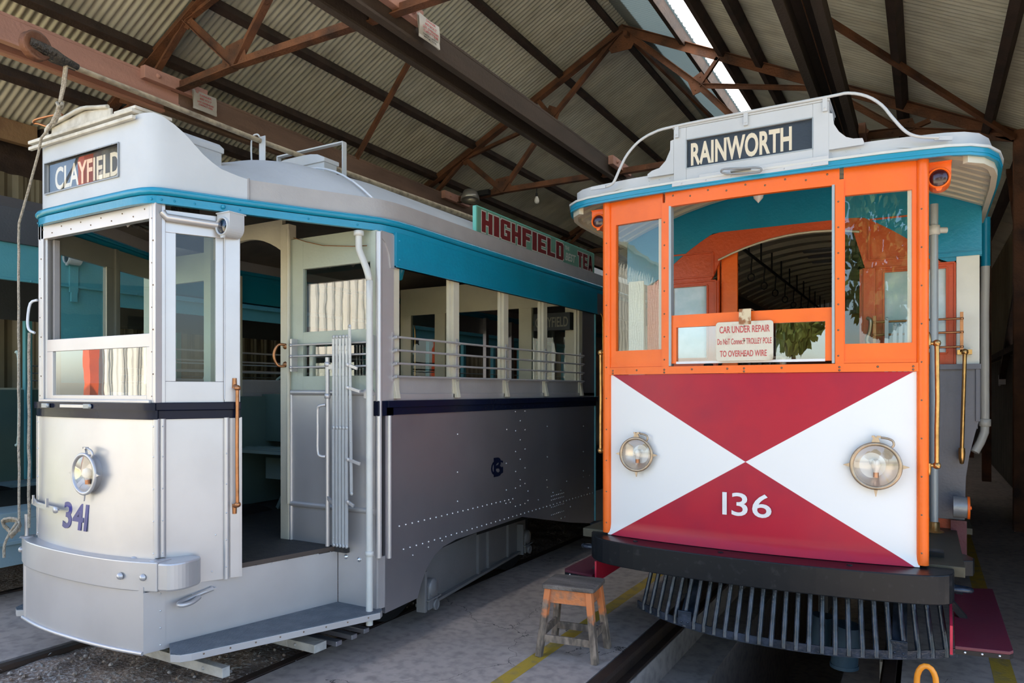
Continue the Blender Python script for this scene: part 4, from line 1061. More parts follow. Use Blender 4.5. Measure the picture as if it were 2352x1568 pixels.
b = B(); b.box(-1.95, -1.78, BY, BY + 0.03, 0.8, 2.5); obj('end_panel', b, 'orangedark', T)
b = B(); b.prism([(0.0, BY - 0.02, 1.80), (0.0, BY - 0.02, 0.80), (0.225, BY - 0.02, 0.80), (0.232, BY - 0.02, 1.08), (0.25, BY - 0.02, 1.22), (0.285, BY - 0.02, 1.38), (0.312, BY - 0.02, 1.48), (0.312, BY - 0.02, 1.80)], (0, 0.02, 0))
b.box(0.0, 0.315, BY - 0.045, BY, 1.79, 1.825); b.beam((0.297, BY - .028, 1.80), (0.297, BY - .028, 1.45), 0.025, 0.016, (0, 1, 0))
obj('side_sheet', b, 'slate', T, 0.002)
b = B()
for z in (1.935, 2.03, 2.118):
    b.cyl((-0.30, BY - 0.10, z), (0.205, BY - 0.10, z), 0.0075, n=8)
    for x in (-0.30, 0.205): b.lathe((x - .012, BY - 0.10, z), (1, 0, 0), [(0, .003), (.004, .013), (.02, .013), (.024, .003)], 10)
for x in (-0.30, 0.205): b.box(x - 0.009, x + 0.009, BY - 0.11, BY - 0.07, 1.90, 2.16)
obj('window_bar', b, 'copper', bh)
b = B(); b.tube([(0.222, BY - 0.12, 1.90), (0.205, BY - 0.12, 1.25)], 0.012, 10); b.box(0.18, 0.262, BY - 0.11, BY - 0.02, 1.885, 1.915); b.lathe((0.222, BY - 0.12, 1.88), (0, 0, 1), [(0, .005), (.01, .02), (.03, .02), (.04, .005)], 12); b.lathe((0.205, BY - 0.12, 1.28), (0, 0, -1), [(0, .018), (.03, .02), (.06, .018), (.1, .012), (.105, .001)], 12); b.box(0.19, 0.22, BY - 0.1, BY - 0.02, 1.2, 1.26)
obj('grab_rail', b, 'brass', T)
b = B(); b.cyl((0.05, 5.42, 0.75), (0.05, 5.42, 2.86), 0.024, n=14); pl_ = obj('stanchion', b, 'polegrey', T)
b = B(); b.lathe((0.05, 5.42, 0.736), (0, 0, 1), [(0, 0.06), (0.006, 0.055), (0.01, 0.034), (0.06, 0.032), (0.065, 0.024)], 14); obj('flange', b, 'brass', pl_)
b = B(); b.cyl((0.05, 5.42, 2.69), (0.12, 5.45, 2.69), 0.02, n=10); b.lathe((0.05, 5.42, 2.66), (0, 0, 1), [(0, .026), (.002, .034), (.06, .034), (.062, .026)], 14); obj('clamp', b, 'whitegrey', pl_)
b = B()
for k in range(7):
    x = -0.225 + k * 0.034
    b.beam((x - 0.012, 5.47, 0.80), (x + (0.016 if k else 0), 5.47, 2.095 + (0.04 if k == 0 else 0)), 0.022, 0.008, (0, 1, 0))
    b.lathe((x + (.016 if k else 0), 5.474, 2.095 + (0.04 if k == 0 else 0)), NY, [(0, .011), (.008, .011), (.009, .0001)], 10)
obj('folding_gate', b, 'polegrey', T)
b = B(); b.cyl((0.155, 5.42, 0.905), (0.232, 5.42, 0.905), 0.068, n=24); rl = obj('step_roller', b, 'steelgrey', T)
b = B(); b.cyl((0.232, 5.42, 0.905), (0.246, 5.42, 0.905), 0.072, n=24); b.cyl((0.246, 5.42, 0.905), (0.256, 5.42, 0.905), 0.012, n=8); obj('roller_cap', b, 'orange', rl)
# downpipe at the canopy side
for sx in (1, -1):
    f = lambda x: x if sx > 0 else 2 * CX - x
    b = B(); b.tube([(f(0.365), 6.02, 2.55), (f(0.36), 6.02, 2.2), (f(0.362), 6.02, 1.42), (f(0.36), 6.02, 1.36), (f(0.335), 6.0, 1.29), (f(0.30), 5.98, 1.22)], 0.028, 12); b.lathe((f(0.362), 6.02, 1.40), (0, 0, 1), [(0, .03), (.003, .037), (.05, .037), (.053, .03)], 12)
    dp = obj('downpipe', b, 'whitegrey', T)
    b = B(); b.cyl((f(0.365), 6.02, 2.52), (f(0.365), 6.02, 2.86), 0.031, n=12); obj('pipe_head', b, 'teal', dp)
# saloon body behind the bulkhead
for sx in (1, -1):
    f = lambda x: x if sx > 0 else 2 * CX - x
    b = B(); xa, xb = sorted((f(0.27), f(0.30)))
    b.box(xa, xb, BY + 0.03, 12.9, 1.4, 1.80); xc_, xd_ = sorted((f(0.18), f(0.21))); b.box(xc_, xd_, BY + .03, 12.9, .75, 1.4); b.box(xa, xb, BY + .03, 12.9, 2.50, 2.87)
    for k in range(10): b.box(xa, xb, BY + 0.06 + k * 0.75, BY + 0.14 + k * 0.75, 1.80, 2.50)
    obj('side_body', b, 'slate', T)
b = B(); b.box(-2.07, 0.27, 12.9, 12.93, 0.7, 2.9); obj('end_bulkhead', b, 'orangedark', T)
b = B(); b.box(-2.07, 0.27, BY + .03, 12.9, 0.70, 0.74); obj('saloon_floor', b, 'floorgreen', T)
for k in range(20):
    y = BY + 0.25 + k * 0.36
    b = B()
    for i in range(16):
        xa, xb = -2.04 + 2.28 * i / 16, -2.04 + 2.28 * (i + 1) / 16
        za, zb = 2.868 + .30 * (1 - ((xa - CX) / 1.26) ** 2), 2.868 + .30 * (1 - ((xb - CX) / 1.26) ** 2)
        b.hexa([(xa, y, za - 0.045), (xb, y, zb - 0.045), (xb, y + 0.05, zb - 0.045), (xa, y + 0.05, za - 0.045), (xa, y, za), (xb, y, zb), (xb, y + 0.05, zb), (xa, y + 0.05, za)])
    obj('ceiling_rib', b, 'cream', T)
for x in (-1.35, -0.45):
    b = B(); b.cyl((x, 5.7, 2.86), (x, 12.8, 2.86), 0.014, n=8)
    for k in range(12): b.cyl((x, 6.0 + k * .55, 2.86), (x, 6.0 + k * .55, 3.05), 0.008, n=6)
    sr = obj('strap_rail', b, 'dark', T)
    for k in range(10):
        y = 6.1 + k * 0.6; b = B(); b.tube([(x, y, 2.87), (x - .01, y, 2.76), (x - .01, y, 2.70)], 0.006, 6); b.tube([(x - .01 + .03 * math.cos(a), y, 2.67 + .035 * math.sin(a)) for a in [R(q_) for q_ in range(0, 360, 45)]], 0.006, 6, True); obj('hand_strap', b, 'dark', sr)
for k in range(5):
    y = 6.2 + k * 1.2
    for x in (-1.75, -0.35):
        b = B(); b.box(x, x + .5, y, y + 0.42, 1.12, 1.17); b.box(x, x + .5, y + .4, y + 0.44, 1.17, 1.6); b.box(x + .05, x + .08, y + .05, y + .35, .74, 1.12); b.box(x + .42, x + .45, y + .05, y + .35, .74, 1.12)
        obj('bench_seat', b, 'seatblue', T, 0.004)
# driver's controls behind the dash
b = B(); b.box(-1.35, -1.05, 4.5, 4.72, 0.74, 1.72); b.lathe((-1.2, 4.61, 1.72), (0, 0, 1), [(0, .1), (.04, .1), (.05, .03), (.1, .03), (.105, .001)], 16); b.tube([(-1.2, 4.61, 1.79), (-1.12, 4.55, 1.80), (-1.08, 4.52, 1.86)], 0.012)
obj('controller', b, 'dark', T, 0.006)
b = B(); b.cyl((-0.75, 4.6, 0.74), (-0.75, 4.6, 1.85), 0.022); b.tube(smooth([(-1.0, 4.60, 1.845), (-1.13, 4.60, 1.87), (-1.13, 4.60, 1.95), (-1.10, 4.60, 2.0), (-1.05, 4.60, 2.02)]), 0.011); b.tube([(-0.75, 4.6, 1.85), (-1.02, 4.6, 1.84)], 0.013); obj('brake_handle', b, 'nickel', T)
b = B(); b.lathe((-0.895, 4.62, 2.94), (0, 0, -1), [(0, .05), (.02, .05), (.06, .035), (.1, .028), (.13, .001)], 16); obj('ceiling_lamp', b, 'bulbglass', T)
# trucks
for yc in (6.6, 11.0):
    b = B()
    for yy in (yc - .65, yc + .65):
        for x in (-1.62, -0.18): b.cyl((x - .05, yy, 0.40), (x + .05, yy, 0.40), 0.39, n=32)
        b.cyl((-1.62, yy, 0.40), (-0.18, yy, 0.40), 0.06)
    b.box(-1.9, -1.8, yc - 1, yc + 1, .3, .5); b.box(0, .1, yc - 1, yc + 1, .3, .5)
    obj('truck', b, 'dark', T)
b = B(); b.cyl((-0.42, 4.72, 0.02), (-0.40, 4.70, 0.26), 0.075, n=20); b.cyl((-0.57, 4.85, 0.05), (-0.55, 4.83, 0.26), 0.06, n=20); b.cyl((-0.42, 4.72, 0.0), (-0.42, 4.72, 0.02), 0.08, n=20); obj('air_cylinder', b, 'bluedrum', T)
b = B()
for x in (-1.3, -0.5): b.beam((x, 4.4, 0.45), (x, 6.2, 0.35), 0.05, 0.1)
b.box(-1.7, -.1, 4.6, 4.66, .5, .6); obj('undergear', b, 'dark', T)
# board hung on the sash
S = thing('repair_notice', 'cream CAR UNDER REPAIR board hung over the orange sash rail', 'sign', (-0.9, 4.25, 1.81))
b = B(); yb = 4.243
def rr(x0, x1, z0, z1, r):
    pts = []
    for cx_, cz_, a0 in ((x1 - r, z1 - r, 0), (x0 + r, z1 - r, 90), (x0 + r, z0 + r, 180), (x1 - r, z0 + r, 270)):
        for k in range(5): a = R(a0 + k * 22.5); pts.append((cx_ + r * math.cos(a), cz_ + r * math.sin(a)))
    return pts
b.prism([(x, yb, z) for x, z in rr(-1.062, -0.742, 1.822, 2.048, 0.018)][::-1], (0, 0.014, 0)); obj('board', b, 'signcream', S, 0.002)
b = B(); b.box(-0.93, -0.862, yb - 0.003, yb, 2.03, 2.115); b.box(-0.93, -0.862, yb - 0.003, 4.33, 2.115, 2.119); b.box(-0.93, -0.862, 4.326, 4.33, 2.03, 2.119); obj('hook_plate', b, 'rustpatch', S, 0.001)
b = B(); b.rivet((-0.9, yb, 1.937), NY, 0.006); b.rivet((-0.9, yb, 2.02), NY, 0.005); b.rivet((-0.9, yb, 1.85), NY, 0.005); obj('bolt', b, 'screw', S)
letters('lettering', 'CAR UNDER REPAIR', 'signred', S, (-1.04, yb - 0.0005, 1.983), (1, 0, 0), (0, 0, 1), 0.280, 0.040, 0.001, 0.012)
letters('lettering', 'Do NoT ConnecT TROLLEY POLE', 'signred', S, (-1.052, yb - 0.0005, 1.917), (1, 0, 0), (0, 0, 1), 0.302, 0.034, 0.001, 0.008)
letters('lettering', 'TO OVERHEAD WIRE', 'signred', S, (-1.038, yb - 0.0005, 1.846), (1, 0, 0), (0, 0, 1), 0.262, 0.036, 0.001, 0.012)

# ------------------------------------------------------------------ stool
ST = thing('stool', 'small worn wooden stool with orange apron on the concrete between the trams', 'stool', (-1.92, 4.08, 0))
def stp(a, c, z):   # a,c in -1..1 along the two seat directions, z height: legs splay
    sp = 0.128 + 0.052 * (1 - z / 0.44)
    x, y = a * sp * 1.0, c * sp * 0.85
    r_ = R(8)
    return Vector((-1.925 + x * math.cos(r_) - y * math.sin(r_), 4.14 + x * math.sin(r_) + y * math.cos(r_), z))
for a in (-1, 1):
    for c in (-1, 1):
        b = B(); b.beam(stp(a, c, 0), stp(a, c, 0.42), 0.040, 0.040, (0, 1, 0))
        obj('leg', b, 'stoolleg', ST, 0.004)
        b = B(); 
for (p, q_) in (((-1, -1), (1, -1)), ((1, -1), (1, 1)), ((1, 1), (-1, 1)), ((-1, 1), (-1, -1))):
    m_ = lambda u_, z: stp(u_[0] * 0.97, u_[1] * 0.97, z)
    b = B(); A0, A1 = m_(p, 0.375), m_(q_, 0.375); b.beam(A0, A1, 0.018, 0.085); obj('apron', b, 'stoolorange', ST, 0.002)
    zz = 0.115 if p[1] == q_[1] else 0.15
    b = B(); b.beam(m_(p, zz), m_(q_, zz), 0.018, 0.045); obj('stretcher', b, 'stoolleg', ST, 0.002)
b = B()
C0 = [stp(a * 1.3, c * 1.3, 0.42) for a, c in ((-1, -1), (1, -1), (1, 1), (-1, 1))]
pts = []
for i in range(4):
    P, Qn, Pp = C0[i], C0[(i + 1) % 4], C0[i - 1]
    pts += [P + (Pp - P) * 0.08, P + (Pp - P) * 0.02 + (Qn - P) * 0.02, P + (Qn - P) * 0.08]
b.prism([(p.x, p.y, 0.42) for p in pts], (0, 0, 0.028)); obj('seat', b, 'stooltop', ST, 0.006)
# ------------------------------------------------------------------ silver tram (341)
C3 = -4.1
G = thing('tram', 'silver and teal tram with CLAYFIELD sign and navy number 341', 'tram', (C3, 2.36, 0))
mx_ = lambda x: 2 * C3 - x
class Fr:                                            # local frame of an upright wall: s along, d outward, z up
    def __init__(s, x0, y0, x1, y1, flip=False):
        s.o = Vector((x0, y0, 0)); s.u = Vector((x1 - x0, y1 - y0, 0)); s.L = s.u.length; s.u.normalize()
        s.n = Vector((s.u.y, -s.u.x, 0)) * (-1 if flip else 1)
    def p(s, a, d, z): return s.o + s.u * a + s.n * d + Vector((0, 0, z))
    def box(s, b, a0, a1, d0, d1, z0, z1, mi=0):
        return b.hexa([s.p(a0, d0, z0), s.p(a1, d0, z0), s.p(a1, d1, z0), s.p(a0, d1, z0), s.p(a0, d0, z1), s.p(a1, d0, z1), s.p(a1, d1, z1), s.p(a0, d1, z1)], mi)
FR = Fr(-3.55, 2.38, -2.94, 3.60)                    # right cab flank, u runs back, n outward (+x)
FL = Fr(mx_(-3.55), 2.38, mx_(-2.94), 3.60, True)
# front dash
b = B()
def d3(i, j):
    x = -4.675 + 1.15 * i; z = 0.76 + 0.735 * j
    k = max(0, 1 - ((x - C3) / 0.585) ** 2)
    return (x, 2.362 - k * (0.082 * (1 - j) + 0.030 * j), z)
b.grid(d3, 22, 10)
dp3 = obj('dash_panel', b, 'silver', G)
def dy(x, z): return d3((x + 4.675) / 1.15, (z - 0.76) / 0.735)[1]
letters('number', '34l', 'navytext', dp3, (-4.275, dy(-4.15, .95) - 0.004, 0.868), (1, -0.02, 0), (0, 0.1, 1), 0.25, 0.15, 0.003, 0.022)
def left_flank(F):                                    # closed flank: two tall windows, no doorway
    b = B(); F.box(b, 0, 1.35, -0.03, 0, 0.60, 1.50); obj('flank_panel', b, 'silver', G)
    b = B(); F.box(b, -.02, 1.35, -.01, .012, 1.497, 1.585); obj('waist_band', b, 'navy', G)
    b = B()
    F.box(b, .045, 1.36, -.03, -.002, 1.585, 1.70); F.box(b, .045, 1.36, -.03, -.002, 2.50, 2.64)
    for a0, a1 in ((.045, .115), (.575, .66), (.69, .73), (1.30, 1.36)): F.box(b, a0, a1, -.03, -.002, 1.70, 2.50)
    F.box(b, .655, .695, -.045, -.002, 1.585, 2.64)
    f_ = obj('flank_window_frame', b, 'cabgrey', G, .003)
    for a0, a1 in ((.115, .575), (.73, 1.30)):
        b = B(); F.box(b, a0, a1, -.018, -.014, 1.70, 2.50); obj('window_pane', b, 'glass', f_)
    b = B(); F.box(b, .565, .572, -.034, -.03, 1.70, 2.50); obj('sash_strip', b, 'cream', f_)
# corner mouldings and posts
for s_, F in ((1, FR), (-1, FL)):
    fx = lambda x: x if s_ > 0 else mx_(x)
    b = B(); b.cyl((fx(-3.535), 2.372, 0.765), (fx(-3.535), 2.372, 1.50), 0.017, n=12); b.tube([F.p(.03, .004, .765), F.p(.03, .004, 1.50)], 0.019, 12)
    for z in (0.79, 0.96, 1.13, 1.3, 1.46): b.rivet((fx(-3.535), 2.355, z), NY, 0.0045, 1); b.rivet(F.p(.03, .022, z), F.n, 0.0045, 1)
    obj('corner_moulding', b, ['silver', 'rivet'], G)
    b = B(); xa, xb = sorted((fx(-3.582), fx(-3.528))); b.box(xa, xb, 2.362, 2.40, 1.585, 2.645)
    F.box(b, -0.02, 0.045, -0.04, 0.006, 1.585, 2.645)
    for k in range(9): b.rivet((fx(-3.553) + (0.006 if k % 2 else -.004), 2.362, 1.62 + k * 0.118), NY, 0.005, 1)
    obj('corner_post', b, ['silver', 'screw'], G, 0.003)
    if s_ < 0:
        left_flank(F)
        continue
    # flank: lower panel, moulding, door pillar, window frame
    b = B(); F.box(b, -0.0, 0.44, -0.03, 0, 0.60, 1.50)
    for a, z in ((.30, .85), (.36, .70), (.05, .62), (.14, .63), (.28, .65)): b.rivet(F.p(a, 0, z), F.n, 0.005, 1)
    obj('flank_panel', b, ['silver', 'rivet'], G)
    b = B(); b.tube([F.p(.355, .004, .60), F.p(.355, .004, 1.50)], 0.016, 12)
    for z in (.67, .82, .97, 1.13, 1.3): b.rivet(F.p(.352, .02, z), F.n, 0.0045, 1)
    F.box(b, .375, .425, -0.03, .008, .605, 1.50)
    obj('flank_moulding', b, ['silver', 'rivet'], G)
    b = B(); F.box(b, .345, .43, -0.05, .006, 1.585, 2.62); obj('door_pillar', b, 'silver', G, 0.004)
    b = B(); F.box(b, .045, .345, -0.028, -0.004, 1.585, 1.70); F.box(b, .045, .345, -0.028, -0.004, 2.50, 2.62); F.box(b, .045, .098, -0.028, -0.004, 1.70, 2.50); F.box(b, .300, .345, -0.028, -0.004, 1.70, 2.50)
    fw = obj('flank_window_frame', b, 'silver', G, 0.002)
    b = B(); F.box(b, .098, .300, -0.018, -0.014, 1.70, 2.50); obj('window_pane', b, 'glass', fw)
    b = B(); b.tube([F.p(.03, .012, 2.60), F.p(.05, .02, 2.575), F.p(.33, .02, 2.565)], 0.020, 10); obj('cable_conduit', b, 'silver', G)
    c_ = F.p(.335, .058, 2.552)
    mk = marker(G, c_.x, c_.y - 0.01, c_.z, 0.052, 'roofgrey', 'bluelens', 1)
    b = B(); b.tube([F.p(.345, .008, 2.50), F.p(.345, .008, 1.60)], 0.003, 6); obj('lamp_cable', b, 'white', mk)
    # copper handrail on the pillar
    b = B(); b.tube([F.p(.405, .045, 1.66), F.p(.402, .05, 1.35), F.p(.405, .045, 1.02)], 0.0105, 10)
    for z, k in ((1.665, 1), (1.015, -1)):
        b.lathe(F.p(.405, .045, z - .016), (0, 0, 1), [(0, .006), (.006, .016), (.016, .019), (.026, .016), (.032, .006)], 12)
        b.tube([F.p(.405, .045, z), F.p(.40, .01, z + .012 * k)], [.011, .014], 10); b.tube([F.p(.398, .008, z), F.p(.398, .008, z + .055 * k)], [.014, .012], 10)
    obj('handrail', b, 'copper', G)
# windscreen
b = B(); b.box(-4.675, -3.582, 2.362, 2.40, 2.565, 2.645)
for k in range(11): b.rivet((-4.62 + k * 0.1, 2.362, 2.62 - (k % 2) * 0.028), NY, 0.005, 1)
obj('header_rail', b, ['silver', 'screw'], G, 0.002)
b = B(); b.box(-4.605, -3.582, 2.376, 2.40, 1.885, 1.957); b.box(-4.605, -4.542, 2.376, 2.40, 1.595, 1.885); b.box(-3.626, -3.582, 2.376, 2.40, 1.595, 1.885); b.box(-4.542, -3.626, 2.376, 2.40, 1.595, 1.624)
sh = obj('dropped_sash', b, 'silver', G, 0.002)
b = B(); b.box(-4.543, -3.625, 2.386, 2.39, 1.622, 1.887); obj('window_pane', b, 'glassbright', sh)
b = B(); b.box(-4.64, -3.56, 2.345, 2.40, 1.583, 1.600); obj('window_sill', b, 'silver', G, 0.003)
for x in (-4.595, -3.591):
    b = B(); b.box(x - .01, x + .01, 2.41, 2.44, 1.6, 2.565); obj('sash_channel', b, 'bandgrey', G)
# navy waist band
b = B()
pth = [(-4.70, 2.366)] + [(x, 2.362 - .030 * (1 - ((x - C3) / 0.585) ** 2) - 0.014) for x in [-4.66 + 1.12 * i / 10 for i in range(11)]] + [(-3.515, 2.366)]
b.wall(pth, 1.497, 1.545, 0.02); b.wall([(x, y - 0.014) for x, y in pth], 1.545, 1.583, 0.03)
for F in (FR,): F.box(b, -.02, .43, -.01, .012, 1.497, 1.545); F.box(b, -.03, .43, -.01, .026, 1.545, 1.585)
wb = obj('waist_band', b, 'navy', G, 0.003)
b = B(); b.box(-4.33, -4.02, 2.303, 2.311, 1.553, 1.572); obj('latch_strip', b, 'silver', wb, 0.002)
for x in (-4.46, -4.03):
    b = B(); b.box(x - 0.06, x + 0.01, 2.300, 2.312, 1.55, 1.576); b.lathe((x + 0.01, 2.300, 1.563), NY, [(0, .014), (.004, .013), (.008, .006), (.009, .0001)], 12); obj('latch', b, 'steelgrey', wb, 0.002)
headlight(G, -4.03, dy(-4.03, 1.19) + 0.0, 1.19, 0.112, 0.05, 0, 1, 'silver')
b = B(); b.tube([(-4.69, 2.34, 1.01), (-4.56, 2.30, 0.985), (-4.36, 2.272, 0.975), (-4.25, 2.262, 0.975)], 0.004, 6); b.wall([(-4.72, 2.345), (-4.56, 2.30), (-4.36, 2.262), (-4.26, 2.25)], 0.96, 0.99, 0.008)
b.box(-4.60, -4.592, 2.29, 2.3, 0.98, 1.03); b.box(-4.39, -4.378, 2.255, 2.268, 0.98, 1.03); b.lathe((-4.27, 2.25, 0.975), NY, [(0, .02), (.008, .018), (.010, .0001)], 12)
obj('guard_strap', b, 'silver', dp3)
b = B(); b.tube([(-4.70, 2.37, 0.77), (-4.70, 2.37, 1.50)], 0.006, 8); b.cyl((-4.74, 2.33, .76), (-4.74, 2.33, .90), 0.012, n=10); b.lathe((-4.74, 2.33, .76), (0, 0, 1), [(0, .04), (.008, .035), (.01, .001)], 12); obj('rope_cleat', b, 'silver', G)
b = B(); b.tube(smooth([(-4.68, 2.36, 2.20), (-4.72, 2.34, 2.18), (-4.73, 2.33, 2.08), (-4.715, 2.33, 2.02), (-4.68, 2.345, 2.0)]), 0.008, 8); obj('rope_hook', b, 'white', G)
# gutter plan line
gh = [(0.0, 2.318), (0.40, 2.322), (0.50, 2.332), (0.555, 2.352), (0.59, 2.385), (0.62, 2.44), (0.665, 2.53), (0.77, 2.74), (0.95, 3.08), (1.095, 3.34), (1.165, 3.47), (1.195, 3.60), (1.205, 3.75), (1.205, 13.5)]
gut = [(C3 - a, y) for a, y in reversed(gh)] + [(C3 + a, y) for a, y in gh[1:]]
b = B(); b.wall(gut, 2.642, 2.683, 0.03)
b2 = [Vector((x, y, 2.707)) for x, y in inset(gut, 0.004)]
b.tube(b2, 0.021, 10)
for x, y in gut:
    if y < 3.4 and abs(x - C3) > .55: b.rivet((x, y, 2.662), ((1 if x > C3 else -1) * .8, -.6, 0), 0.007)
b.rivet((-3.36, 2.655, 2.665), FR.n, 0.013)
obj('gutter_band', b, 'teal', G)
# fascia and destination box shroud: upright sheet along the gutter with a curved top edge
gi = inset(gut, 0.022)
dense = []
for i in range(len(gi) - 1):
    a, c = Vector(gi[i]), Vector(gi[i + 1]); L = (c - a).length; k = max(1, min(24, int(L / 0.045)))
    for j in range(k): dense.append(tuple(a.lerp(c, j / k)))
dense.append(gi[-1])
prof = [(2.30, 3.135), (2.372, 3.128), (2.41, 3.108), (2.46, 3.075), (2.51, 3.03), (2.55, 2.98), (2.60, 2.925), (2.67, 2.878), (2.77, 2.85), (2.80, 2.845)]
def shz(y):
    if y >= 2.8: return 2.845
    for k in range(len(prof) - 1):
        if prof[k + 1][0] >= y:
            a, c = prof[k], prof[k + 1]; return a[1] + (c[1] - a[1]) * max(0, (y - a[0]) / (c[0] - a[0]))
    return 2.845
front = [p for p in dense if p[1] <= 2.80]
wx = (-4.553, -3.82, 2.822, 3.00)
b = B()
# front sheet with a rectangular sign opening: build as strips around it
fl_ = [p for p in front]
i0 = min(range(len(fl_)), key=lambda i: abs(fl_[i][0] - wx[0]) + (9 if fl_[i][1] > 2.36 else 0)); i1 = min(range(len(fl_)), key=lambda i: abs(fl_[i][0] - wx[1]) + (9 if fl_[i][1] > 2.36 else 0))
fl_[i0] = (wx[0], fl_[i0][1]); fl_[i1] = (wx[1], fl_[i1][1])
seg = fl_[:i0 + 1]; b.wall(seg, 2.72, lambda i: shz(seg[i][1]), 0.012)
seg2 = fl_[i1:]; b.wall(seg2, 2.72, lambda i: shz(seg2[i][1]), 0.012)
seg3 = fl_[i0:i1 + 1]; b.wall(seg3, 2.72, wx[2], 0.012); b.wall(seg3, wx[3], lambda i: shz(seg3[i][1]), 0.012)
shr = obj('destination_box', b, 'roofgrey', G)
b = B()
for i in range(len(fl_) // 2 + 1):
    pass
tp_ = [p for p in fl_ if p[0] >= C3]
vs = []
for x, y in tp_: vs += [(x, y + .002, shz(y) - 0.002), (2 * C3 - x, y + .002, shz(y) - 0.002)]
b.add(vs, [(2 * i, 2 * i + 1, 2 * i + 3, 2 * i + 2) for i in range(len(tp_) - 1)], 0, True)
obj('box_top', b, 'roofgrey', shr)
b = B()
yF = 2.34
b.box(wx[0], wx[1], yF + 0.03, yF + 0.036, wx[2], wx[3]); obj('destination_blind', b, 'blind', shr)
letters('lettering', 'CLAYFIELD', 'blindletter', shr, (-4.50, yF + 0.0295, 2.842), (1, 0, 0), (0, 0, 1), 0.645, 0.135, 0.001, 0.022)
b = B(); b.box(wx[0], wx[1], yF + 0.010, yF + 0.013, wx[2], wx[3]); obj('window_pane', b, 'signglass', shr)
b = B()
for q_ in ((wx[0] - .004, wx[1] + .004, wx[3], wx[3] + .006), (wx[0] - .004, wx[1] + .004, wx[2] - .006, wx[2]), (wx[0] - .006, wx[0], wx[2], wx[3]), (wx[1], wx[1] + .006, wx[2], wx[3])): b.box(q_[0], q_[1], yF - 0.006, yF + 0.012, q_[2], q_[3])
for k in range(6): b.rivet((wx[0] + .08 + k * .12, yF - .006, wx[3] + .003), NY, .003)
obj('window_bead', b, 'steelgrey', shr)
b = B(); b.box(-4.70, -3.66, 2.315, 2.50, 3.136, 3.156); b.box(-4.69, -3.655, 2.312, 2.335, 3.098, 3.118); b.box(-3.85, -3.655, 2.33, 2.55, 3.156, 3.175); obj('box_lid', b, 'lidwhite', shr, 0.004)
b = B(); b.tube(smooth([(-4.52, 2.33, 3.165), (-4.50, 2.33, 3.21), (-4.3, 2.33, 3.235), (-4.15, 2.33, 3.25), (-4.02, 2.34, 3.235), (-3.92, 2.34, 3.22)]), 0.012, 8); b.prism([(-4.5, 2.345, 3.157), (-4.49, 2.345, 3.205), (-4.15, 2.345, 3.24), (-3.9, 2.345, 3.21), (-3.9, 2.345, 3.157)], (0, .012, 0)); obj('lamp_guard', b, 'lidwhite', shr)
b = B(); b.tube(smooth([(-4.50, 2.33, 3.21), (-4.57, 2.31, 3.235), (-4.60, 2.30, 3.24), (-4.57, 2.29, 3.25), (-4.48, 2.31, 3.26), (-4.38, 2.33, 3.262), (-4.35, 2.33, 3.25)]), 0.007, 8); obj('rope_guide', b, 'copper', shr)
side = [p for p in dense if p[1] >= 2.78 and p[0] > C3]
b = B(); b.wall(side, 2.72, 2.845, 0.012); b.box(side[0][0] - .01, side[0][0] + .012, side[0][1] - .003, side[0][1] + .003, 2.725, 2.85); obj('roof_fascia', b, 'bandgrey', G)
sl_ = [p for p in dense if p[1] >= 2.78 and p[0] < C3]
b = B(); b.wall(sl_, 2.72, 2.845, 0.012); obj('roof_fascia', b, 'bandgrey', G)
# roof
def ghw(y):
    for k in range(len(gh) - 1):
        if gh[k + 1][1] >= y:
            a, c = gh[k], gh[k + 1]; t = (y - a[1]) / max(1e-6, c[1] - a[1]); return a[0] + (c[0] - a[0]) * max(0, t)
    return 1.165
def roof3(i, j):
    y = 2.45 + 1.9 * j if j < 0.5 else 3.4 + (13.5 - 3.4) * (j - 0.5) * 2
    hw = ghw(y) - 0.04
    u = 2 * i - 1
    h = 0.40 * (hw / 1.165) * min(1, 0.55 + (y - 2.45) * .55)
    return (C3 + u * hw, y, 2.84 + h * (1 - abs(u) ** 2.2))
b = B(); b.grid(roof3, 26, 40); obj('roof', b, 'roofgrey', G)
b = B(); b.grid(lambda i, j: (roof3(i, j)[0], roof3(i, j)[1], min(2.80 + (roof3(i, j)[2] - 2.84) * .45, 2.95)), 16, 20); obj('ceiling_lining', b, 'darkceil', G)
b = B(); b.tube([(C3 + u_ * 1.12, 3.45 + .35 * (1 - abs(u_)), 2.84 + .40 * (1 - abs(u_) ** 2.2) + .006) for u_ in [-1 + i / 10 for i in range(21)]], 0.007, 6); obj('roof_seam', b, 'white', G)
def hatch(y0, y1, x0, x1, z0, z1, over, nm='roof_hatch'):
    b = B(); b.box(x0, x1, y0, y1, z0, z1); h = obj(nm, b, 'roofgrey', G, 0.004)
    b = B(); L = []
    for i in range(9):
        t = i / 8; L.append((x0 - over + (x1 - x0 + 2 * over) * t, z1 + 0.045 * (1 - (2 * t - 1) ** 4)))
    b.prism([(x, y0 - over, z) for x, z in L] + [(x1 + over, y0 - over, z1 - 0.03), (x0 - over, y0 - over, z1 - 0.03)], (0, y1 - y0 + 2 * over, 0)); obj('hatch_lid', b, 'roofgrey', h, 0.004)
hatch(3.84, 3.97, -4.30, -3.77, 3.12, 3.335, 0.012)
hatch(2.60, 2.88, -3.95, -3.66, 2.95, 3.10, 0.01)
b = B()
for x in (-3.735, -4.42): b.box(x - 0.005, x + 0.005, 3.99, 4.03, 3.10, 3.49)
b.box(-4.42, -3.735, 3.99, 4.03, 3.485, 3.495); obj('pole_rest', b, 'roofgrey', G)
